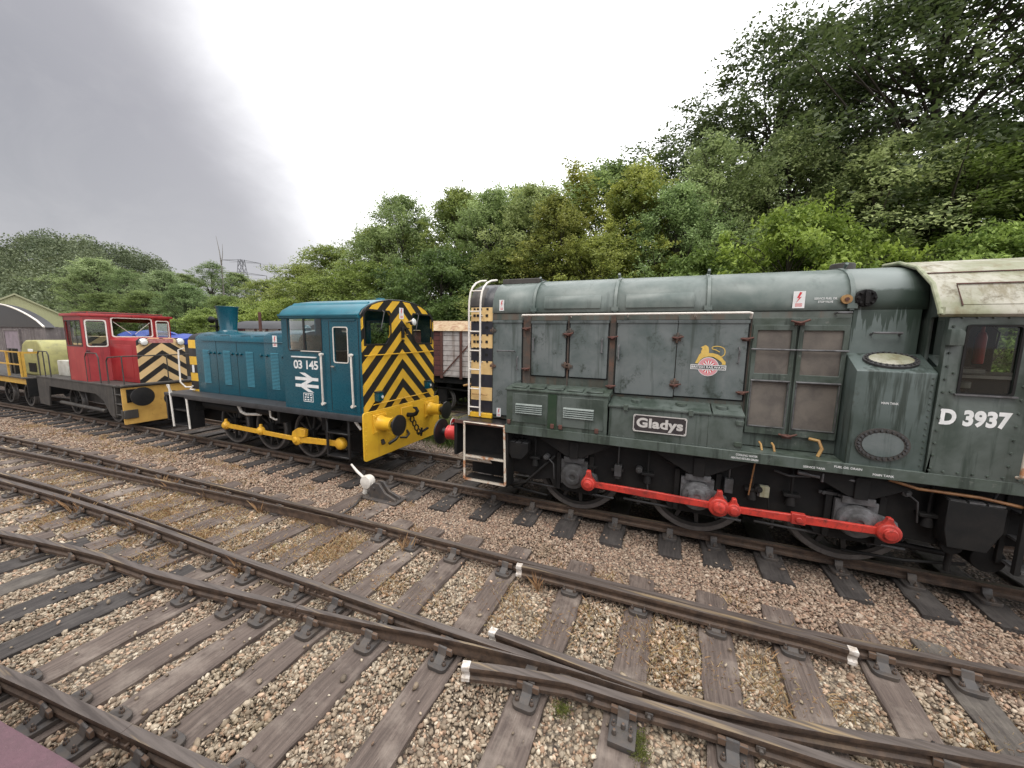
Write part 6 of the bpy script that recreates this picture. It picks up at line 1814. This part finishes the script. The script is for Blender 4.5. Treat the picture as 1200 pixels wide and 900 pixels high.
for row in [
    ('oak', 10.6, 19, 21.5, 14, (.62, .66, .62), 'largest and darkest oak, towering over the cab of the green locomotive', GB),
    ('oak', 17.5, 20, 21, 13, (.6, .65, .6), 'dark oak beyond the largest one, only part of its crown in view', GB),
    ('oakopen', 4.2, 21, 21.8, 11, (.72, .76, .7), 'tall open-crowned oak with sky showing through, beside the darkest oak', GB),
    ('oakopen', -.6, 24, 17.8, 12, (.85, .88, .8), 'lower oak at the foot of the slope made by the tall oak crowns', GB),
    ('oakopen', 7.3, 24, 19, 10, (.6, .65, .58), 'oak standing in the gap between the two tallest oaks', GB),
    ('birch', 7.6, 15, 12.2, 6.2, (1.2, 1.22, 1.15), 'pale grey-green birch in front of the tall oaks', GB),
    ('willow', 4.2, 16.5, 13.2, 5.4, (.98, 1.02, .98), 'silvery willow between the pale birch and the feathery birch', GB),
    ('ash', 10.8, 15, 10.8, 6.4, (.55, .68, .4), 'dark yellow-green ash between the pale birch and the cab roof', GB),
    ('willow', 14.5, 15, 10.5, 6, (.6, .75, .66), 'grey-green willow low above the end of the cab roof', GB),
    ('birch', 1.2, 16, 13.7, 5, (.92, .98, .9), 'feathery grey-green birch under the lower oak', GB),
    ('ash', -2.7, 14, 11.8, 4.8, (1.15, 1.12, .7), 'yellowish ash above the middle of the green locomotive', GB),
    ('slim', -5.3, 15, 12.6, 3.0, (1.2, 1.1, .7), 'slim yellowish spire of a tree rising above its neighbours', GB),
    ('willow', -.8, 13.5, 10.2, 4.4, (.72, .86, .72), 'drooping grey-green willow behind the roof crest of the green locomotive', GB),
    ('willow', -8.5, 15, 11.7, 5, (.82, .85, .68), 'feathery willow above the ladder of the green locomotive', GB),
    ('willow', -11.6, 16, 12.2, 4.8, (.72, .82, .66), 'upright willow over the maroon and white van', GB),
    ('ash', -15.2, 17, 13.4, 5.4, (.8, .86, .62), 'tallest ash in the middle of the bank, over the striped blue cab', GB),
    ('willow', -19.4, 17, 13.2, 5.6, (.7, .78, .64), 'grey feathery willow between the tallest and the bright ash', GB),
    ('hazel', -13.0, 12, 7.8, 5.4, (.42, .56, .42), 'dark rounded hazel behind the striped cab end', GB),
    ('sallow', -8.7, 12.3, 7.6, 4.8, (.75, .8, .58), 'broad sallow behind the van roof', GB),
    ('ash', -23.0, 17, 11.4, 5.6, (.85, .92, .62), 'bright ash where the tree line starts to fall towards the pylon', GB),
    ('sallow', -26.7, 17, 10.1, 5.4, (.95, 1.0, .68), 'light green sallow behind the roof of the blue cab', GB),
    ('sallow', -31, 17.5, 9.0, 5, (1.0, 1.02, .74), 'low pale sallow where the tall tree line ends', GB),
    ('ash', -6.1, 13, 10.0, 4.4, (.9, .85, .55), 'brownish green ash between the yellowish one and the slim spire', GB),
    ('sallow', -18.6, 13, 7.5, 5.4, (.8, .9, .6), 'bushy sallow behind the blue cab roof', GB),
    ('sallow', -4.1, 12, 7.8, 4.4, (.95, .95, .58), 'sunlit olive sallow behind the roof ladder hoops', GB),
    ('sallow', -38.5, 20, 8.2, 5.6, (.95, .98, .75), 'pale sallow next to the pylon, lowest of the bank trees', GB),
    ('sallow', -23.5, 13, 6.9, 5, (.85, .92, .6), 'low green sallow above the blue bonnet', GB),
    ('willow', -11, 19.5, 13.4, 7, (.62, .72, .55), 'dark tree at the back of the bank behind the van', GB),
    ('willow', -4.6, 19, 14.0, 8, (.66, .76, .56), 'shaded tree behind the yellowish ash', GB),
    ('willow', -16.5, 21, 14.0, 8, (.62, .72, .55), 'dark backing tree behind the tallest ash', GB),
    ('willow', -23.5, 22, 12.6, 8, (.64, .74, .55), 'dark backing tree behind the bright ash', GB),
    ('ash', 1.8, 19.5, 12.5, 6, (.5, .6, .45), 'shaded tree low behind the silvery willow', GB),
    ('ash', 12.5, 18.5, 12.5, 7, (.42, .5, .36), 'deeply shaded tree between the yellow-green ash and the oaks', GB),
    ('ash', 7.5, 19, 12.0, 6.5, (.48, .58, .42), 'deeply shaded tree below the darkest oak', GB),
]: tree(*row)
for row in [
    ('hazel', 3.3, 11, 8.0, 6.0, (.95, 1.12, .55), 'bright yellow-green hazel behind the fuel tank of the green locomotive', 'bushes behind the engines'),
    ('hazel', 8.7, 11, 6.8, 5.2, (.95, 1.15, .7), 'fresh green bush above the cab roof of the green locomotive', 'bushes behind the engines'),
    ('hazel', 5.9, 12.4, 7.2, 5, (.72, .86, .52), 'duller green bush between the two bright bushes', 'bushes behind the engines'),
    ('hazel', .2, 11.2, 6.6, 5, (.62, .78, .52), 'leafy bush low behind the hood beside the bright hazel', 'bushes behind the engines'),
    ('hazel', 12.8, 11.5, 6.4, 5, (.5, .62, .4), 'shaded bush beside the fresh green bush above the cab roof', 'bushes behind the engines'),
    ('hazel', -2.8, 10.8, 5.6, 4.6, (.6, .74, .5), 'bush hidden low behind the middle of the green locomotive', 'bushes behind the engines'),
    ('hazel', -6.2, 10.8, 5.4, 4.6, (.7, .8, .48), 'bush above the white boards of the goods van', 'bushes behind the engines'),
    ('hazel', -10.6, 10.8, 5.0, 4.6, (.42, .56, .38), 'dark bush behind the maroon door of the goods van', 'bushes behind the engines'),
    ('hazel', -16, 11, 5.2, 5, (.55, .68, .42), 'dark bush behind the blue cab', 'bushes behind the engines'),
    ('hazel', -20.5, 11, 4.8, 5, (.75, .88, .55), 'bush behind the middle of the blue bonnet', 'bushes behind the engines'),
    ('hazel', -26, 12, 5.4, 5.4, (.95, 1.05, .62), 'light green bush behind the blue chimney', 'bushes behind the engines'),
    ('hazel', -31, 12.5, 5.0, 5.4, (.9, 1.0, .66), 'light bush between the blue chimney and the red cab', 'bushes behind the engines'),
    ('hazel', -36, 13, 4.8, 5.6, (.8, .92, .62), 'low bush seen above the bonnet stripes of the red locomotive', 'bushes behind the engines'),
]: tree(*row, name='bush', cat='bush')
for row in [
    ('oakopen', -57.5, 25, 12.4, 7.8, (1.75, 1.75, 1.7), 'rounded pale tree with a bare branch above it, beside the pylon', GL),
    ('sallow', -46.3, 22, 6.6, 6, (1.05, 1.15, .75), 'low bright tree at the foot of the pylon', GL),
    ('willow', -68.5, 25, 11.4, 9, (.72, .78, .7), 'grey-green tree behind the red cab', GL),
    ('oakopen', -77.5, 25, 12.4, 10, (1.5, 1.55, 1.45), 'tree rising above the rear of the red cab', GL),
    ('willow', -87.5, 25, 14.3, 13, (.9, .94, .84), 'big pale willow beside the olive shed', GL),
    ('ash', -98, 27, 13.0, 10, (.8, .85, .75), 'tree half hidden by the gable of the olive shed', GL),
    ('willow', -54, 20, 8.4, 7.5, (.62, .72, .58), 'darker tree behind the windscreen of the red locomotive', GL),
    ('sallow', -62, 20, 7.8, 8, (.8, .88, .7), 'bushy tree above the roof of the red cab', GL),
    ('sallow', -41.5, 17, 6.4, 6, (.85, .95, .68), 'bushy tree between the red locomotive and the blue chimney', GL),
    ('sallow', -74, 21, 8.0, 9, (.75, .82, .66), 'bushy tree between the olive shed and the red cab', GL),
    ('ash', -51, 26, 6.0, 5, (.95, 1.0, .85), 'misty low tree in front of the pylon legs', GL),
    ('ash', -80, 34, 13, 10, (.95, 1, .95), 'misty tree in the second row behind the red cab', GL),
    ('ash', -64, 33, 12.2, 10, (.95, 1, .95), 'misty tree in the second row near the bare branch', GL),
]: tree(*row)
# bare dead limb above the pale tree
mb = MB()
mb.tube([(-56.8, 26, 6), (-56.7, 26, 11), (-56.9, 26, 13.2), (-57.4, 26, 15.4)], [.12, .08, .05, .015], n=6)
mb.tube([(-56.75, 26, 11.6), (-56.3, 26, 13.0), (-56.2, 26, 14.3)], [.06, .035, .012], n=5)
tag(mb.build('dead_tree', M['barkpale'], None), 'bare dead trunk forking above the rounded pale tree', 'dead tree')

# woods on the hill: far off, one mass, haze put into their leaf colours
def wood(name, label, pts, sz, nl, leaf, cd, cl_):
    V, T = [], []
    for (x, y, s) in pts:
        z = float(terrain(x, y))
        m = int(nl)
        u = rng.normal(0, 1, (m, 3)); u /= np.linalg.norm(u, axis=1)[:, None]; u *= rng.uniform(.55, 1.0, (m, 1)); u[:, 2] = np.abs(u[:, 2]) * 1.25
        if sz == 'fir':
            t_ = rng.uniform(0, 1, m); a = rng.uniform(0, 2 * PI, m); rr_ = (1 - t_) * .33
            u = np.stack([np.cos(a) * rr_, np.sin(a) * rr_, t_ * 1.9], -1)
        p = np.array([x, y, z + .3 * s]) + u * s
        n = rng.normal(0, 1, (m, 3)); n /= np.linalg.norm(n, axis=1)[:, None]
        t_ = rng.normal(0, 1, (m, 3)); t_ -= n * (t_ * n).sum(1)[:, None]; t_ /= np.linalg.norm(t_, axis=1)[:, None]
        b = np.cross(n, t_); L = leaf * s * rng.uniform(.6, 1.4, (m, 1))
        V.append(np.stack([p - t_ * L, p + b * L * .6, p + t_ * L, p - b * L * .6], 1))
        T.append(np.clip(rng.uniform(.2, .8) + rng.normal(0, .12, m) + .25 * (u[:, 2] - .5), 0, 1))
    V = np.concatenate(V).reshape(-1, 3); T = np.concatenate(T)
    me = np_mesh(name, V, np.arange(len(V)).reshape(-1, 4), leaf_mat(name + '_leaf', cd, cl_, .2), T)
    o = link(bpy.data.objects.new(name, me)); o['kind'] = 'stuff'; o['label'] = label
    return o
pts = []
while len(pts) < 560:
    x, y = rng.uniform(-330, -118), rng.uniform(28, 190)
    if float(terrain(x, y)) > 2.0 and -x / (y + 6.8) > 2.1: pts.append((x, y, rng.uniform(3.2, 5.6)))
wood('hillside_wood', 'hazy green wood covering the hill behind the sheds', pts, 'round', 420, .062, (.06, .085, .042), (.16, .188, .098))
pts = [(rng.uniform(-330, -150), rng.uniform(185, 250), rng.uniform(8, 12)) for i in range(260)]
wood('distant_wood', 'far misty conifer wood on the skyline', pts, 'fir', 60, .1, (.09, .12, .11), (.15, .18, .165))

# pylons and wires
def pylon(x, y, ztop, label, sc=1.0):
    p = thing('pylon', (x, y, 0), label, 'pylon', 'pylons')
    z0 = float(terrain(x, y)); H = ztop - z0
    mb = MB(); r_ = .07 * sc
    def wd(t): return (2.6 * (1 - t) ** 1.3 + .5) * sc
    lv = [i / 9 for i in range(10)]
    for a, b in ((-1, -1), (1, -1), (1, 1), (-1, 1)):
        mb.tube([(x + a * wd(t), y + b * wd(t), z0 + H * t) for t in lv], r_, n=4)
    for i in range(9):
        t, u = lv[i], lv[i + 1]
        for (a, b), (c, d) in (((-1, -1), (1, -1)), ((1, -1), (1, 1)), ((1, 1), (-1, 1)), ((-1, 1), (-1, -1))):
            mb.tube([(x + a * wd(t), y + b * wd(t), z0 + H * t), (x + c * wd(u), y + d * wd(u), z0 + H * u)], r_ * .6, n=4)
            mb.tube([(x + c * wd(t), y + d * wd(t), z0 + H * t), (x + a * wd(u), y + b * wd(u), z0 + H * u)], r_ * .6, n=4)
    mb.build('tower', M['pyl'], p)
    for t, w in ((.97, 4.2), (.80, 5.4), (.63, 4.6)):
        mb = MB(); z = z0 + H * t
        mb.tube([(x - w * sc * .6, y - w * sc * .8, z), (x, y, z + .5 * sc), (x + w * sc * .6, y + w * sc * .8, z)], r_, n=4)
        mb.tube([(x - w * sc * .6, y - w * sc * .8, z), (x + w * sc * .6, y + w * sc * .8, z)], r_, n=4)
        for s in (-1, 1): mb.tube([(x + s * w * sc * .6, y + s * w * sc * .8, z), (x + s * w * sc * .6, y + s * w * sc * .8, z - 1.3 * sc)], r_ * 1.2, n=4)
        mb.build('crossarm', M['pyl'], p)
M['pyl'] = mat('galvanised_steel', (.1, .1, .115), .6, bump=0)
pylon(-106.5, 60, 21.6, 'lattice pylon standing above the trees behind the blue bonnet')
pylon(-182, 60, 28.5, 'second lattice pylon barely showing over the trees above the red cab', 1.2)
for dy, z, ze in ((-3, 20.4, 23), (3, 20.4, 23), (-4, 16.6, 19)):
    mb = MB(); mb.tube([(-106.5 + s * 110, 60 + dy + s * 60, z + (ze - z) * s - 7 * (s - s * s)) for s in np.linspace(0, 1, 14)], .022, n=4)
    tag(mb.build('power_line', M['pyl'], None), 'thin power line strung from the pylon above the trees', 'power line', 'power lines')

# every separate fitting becomes a part of its own
GAP = {'lettering': .06, 'door_seam': .02, 'window_pane': .02, 'window_frame': .02, 'tank_cover': .02, 'step': .02, 'roof_cowl': .02, 'roof_band': .05, 'roof_panel': .02, 'louvre': .03, 'buffer_beam': .02, 'latch': .03, 'hasp': .02, 'hinge': .02, 'handle': .02, 'gauze': .005, 'grille_bar': .02, 'door_post': .005, 'handrail': .03, 'grab_rail': .03, 'pipe': .02, 'valve': .05, 'catch': .03, 'wiper': .05, 'vent_lid': .005, 'box_door': .02, 'post': .05, 'crossing_block': .03, 'hood_roof': .003, 'grille_door': .003, 'stop_valve': .02, 'lamp_iron': .05, 'sandbox': .02, 'brake_hose': .05, 'locker': .005, 'wing_rail': .5, 'hand_rail': .1, 'iron_strap': .02, 'footplate': .02, 'wall': .05}
for o in list(scene.objects):
    b = o.name.split('.')[0]
    if o.type == 'MESH' and o.parent and b in GAP and b not in ('wall', 'hand_rail', 'locker', 'footplate'): split_clusters(o, GAP[b])

# ------------------------------------------------------------------ light, sky, camera
w = bpy.data.worlds.new('World'); scene.world = w; w.use_nodes = True
nt = w.node_tree; nt.nodes.clear()
def wn(typ, ins=None, **kw):
    nd = nt.nodes.new('ShaderNode' + typ)
    for k, v in kw.items(): setattr(nd, k, v)
    for k, v in (ins or {}).items():
        if hasattr(v, 'is_output'): nt.links.new(v, nd.inputs[k])
        else: nd.inputs[k].default_value = v
    return nd
def wm(op, a, b=None, cl=False):
    n = wn('Math', {0: a} if b is None else {0: a, 1: b}, operation=op); n.use_clamp = cl; return n.outputs[0]
def wmix(f, a, b):
    n = nt.nodes.new('ShaderNodeMix'); n.data_type = 'RGBA'
    for i, v in ((0, f), (6, a), (7, b)):
        if hasattr(v, 'is_output'): nt.links.new(v, n.inputs[i])
        else: n.inputs[i].default_value = v
    return n.outputs[2]
SUN_EL, SUN_AZ = R(62), R(205)      # azimuth from +Y towards +X
sky = wn('TexSky', sky_type='NISHITA'); sky.sun_disc = False; sky.sun_elevation = SUN_EL; sky.sun_rotation = SUN_AZ; sky.air_density = 1.0; sky.dust_density = 4
d = wn('TexCoord').outputs['Generated']
skyc = wn('VectorMath', {0: sky.outputs[0], 3: .1}, operation='SCALE').outputs[0]
n1 = wn('TexNoise', {'Vector': wn('Mapping', {'Vector': d, 'Scale': (1, 1, 1.6)}).outputs[0], 'Scale': 2.6, 'Detail': 7.0, 'Roughness': .55, 'Distortion': .4}).outputs[0]
n2 = wn('TexNoise', {'Vector': wn('Mapping', {'Vector': d, 'Scale': (1, 1, 1.25)}).outputs[0], 'Scale': 5.0, 'Detail': 6.0, 'Roughness': .6, 'Distortion': .5}).outputs[0]
# the dark rain cloud lies to the left of a plane through the viewer
e1, e2 = Vector((-.70, .47, .54)), Vector((-.683, .697, .216))
pn = e1.cross(e2).normalized()
if pn.dot(Vector((-.914, .334, .232))) < 0: pn = -pn
side = wn('VectorMath', {0: d, 1: tuple(pn)}, operation='DOT_PRODUCT').outputs['Value']
side = wm('ADD', side, wm('MULTIPLY', wm('SUBTRACT', n2, .5), .06))
side = wm('ADD', side, wm('MULTIPLY', wm('SUBTRACT', n1, .5), .12))
cf = wn('MapRange', {0: side, 1: -.2, 2: .2, 3: 0.0, 4: 1.0}, interpolation_type='SMOOTHSTEP').outputs[0]
deep = wn('MapRange', {0: side, 1: .02, 2: .42, 3: 0.0, 4: 1.0}).outputs[0]
cloud = wmix(deep, (.58, .57, .61, 1), (.37, .375, .41, 1))
cloud = wmix(wn('MapRange', {0: n2, 1: .42, 2: .68, 3: 0.0, 4: .6}).outputs[0], cloud, (.56, .555, .58, 1))
up_ = wn('SeparateXYZ', {0: d}).outputs[2]
cloud = wmix(wn('MapRange', {0: up_, 1: .05, 2: .36, 3: .7, 4: 0.0}).outputs[0], cloud, (.66, .66, .68, 1))
bright = wmix(wn('MapRange', {0: n1, 1: .35, 2: .7, 3: 0.0, 4: 1.0}).outputs[0], (2.6, 2.6, 2.62, 1), (2.3, 2.3, 2.34, 1))
full = wmix(cf, bright, cloud)
full = wmix(.93, skyc, full)
bg = wn('Background', {'Color': full, 'Strength': 1.0})
out = wn('OutputWorld', {0: bg.outputs[0]})

sl_ = bpy.data.lights.new('sun', 'SUN'); sl_.energy = 2.2; sl_.angle = R(35); sl_.color = (1, .96, .9)
so = link(bpy.data.objects.new('sun', sl_))
sd = Vector((math.sin(SUN_AZ) * math.cos(SUN_EL), math.cos(SUN_AZ) * math.cos(SUN_EL), math.sin(SUN_EL)))
so.rotation_euler = sd.to_track_quat('Z', 'Y').to_euler(); so.location = (0, 0, 60)

cd = bpy.data.cameras.new('camera'); cam = link(bpy.data.objects.new('camera', cd))
cd.sensor_width = 36; cd.lens = 440.49 / 1200 * 36; cd.clip_start = .05; cd.clip_end = 3000
from mathutils import Matrix
Rr = ((.92171, .38756, .015575), (-.064073, .112532, .99158), (-.382543, .914951, -.128554))
mw = Matrix.Identity(4)
for i in range(3):
    mw[i][0] = Rr[0][i]; mw[i][1] = Rr[1][i]; mw[i][2] = -Rr[2][i]; mw[i][3] = (-.589, -6.772, 2.875)[i]
cam.matrix_world = mw
scene.camera = cam
scene.view_settings.view_transform = 'Standard'; scene.view_settings.look = 'None'; scene.view_settings.exposure = 0; scene.view_settings.gamma = 1
scene.cycles.max_bounces = 8; scene.cycles.transparent_max_bounces = 12
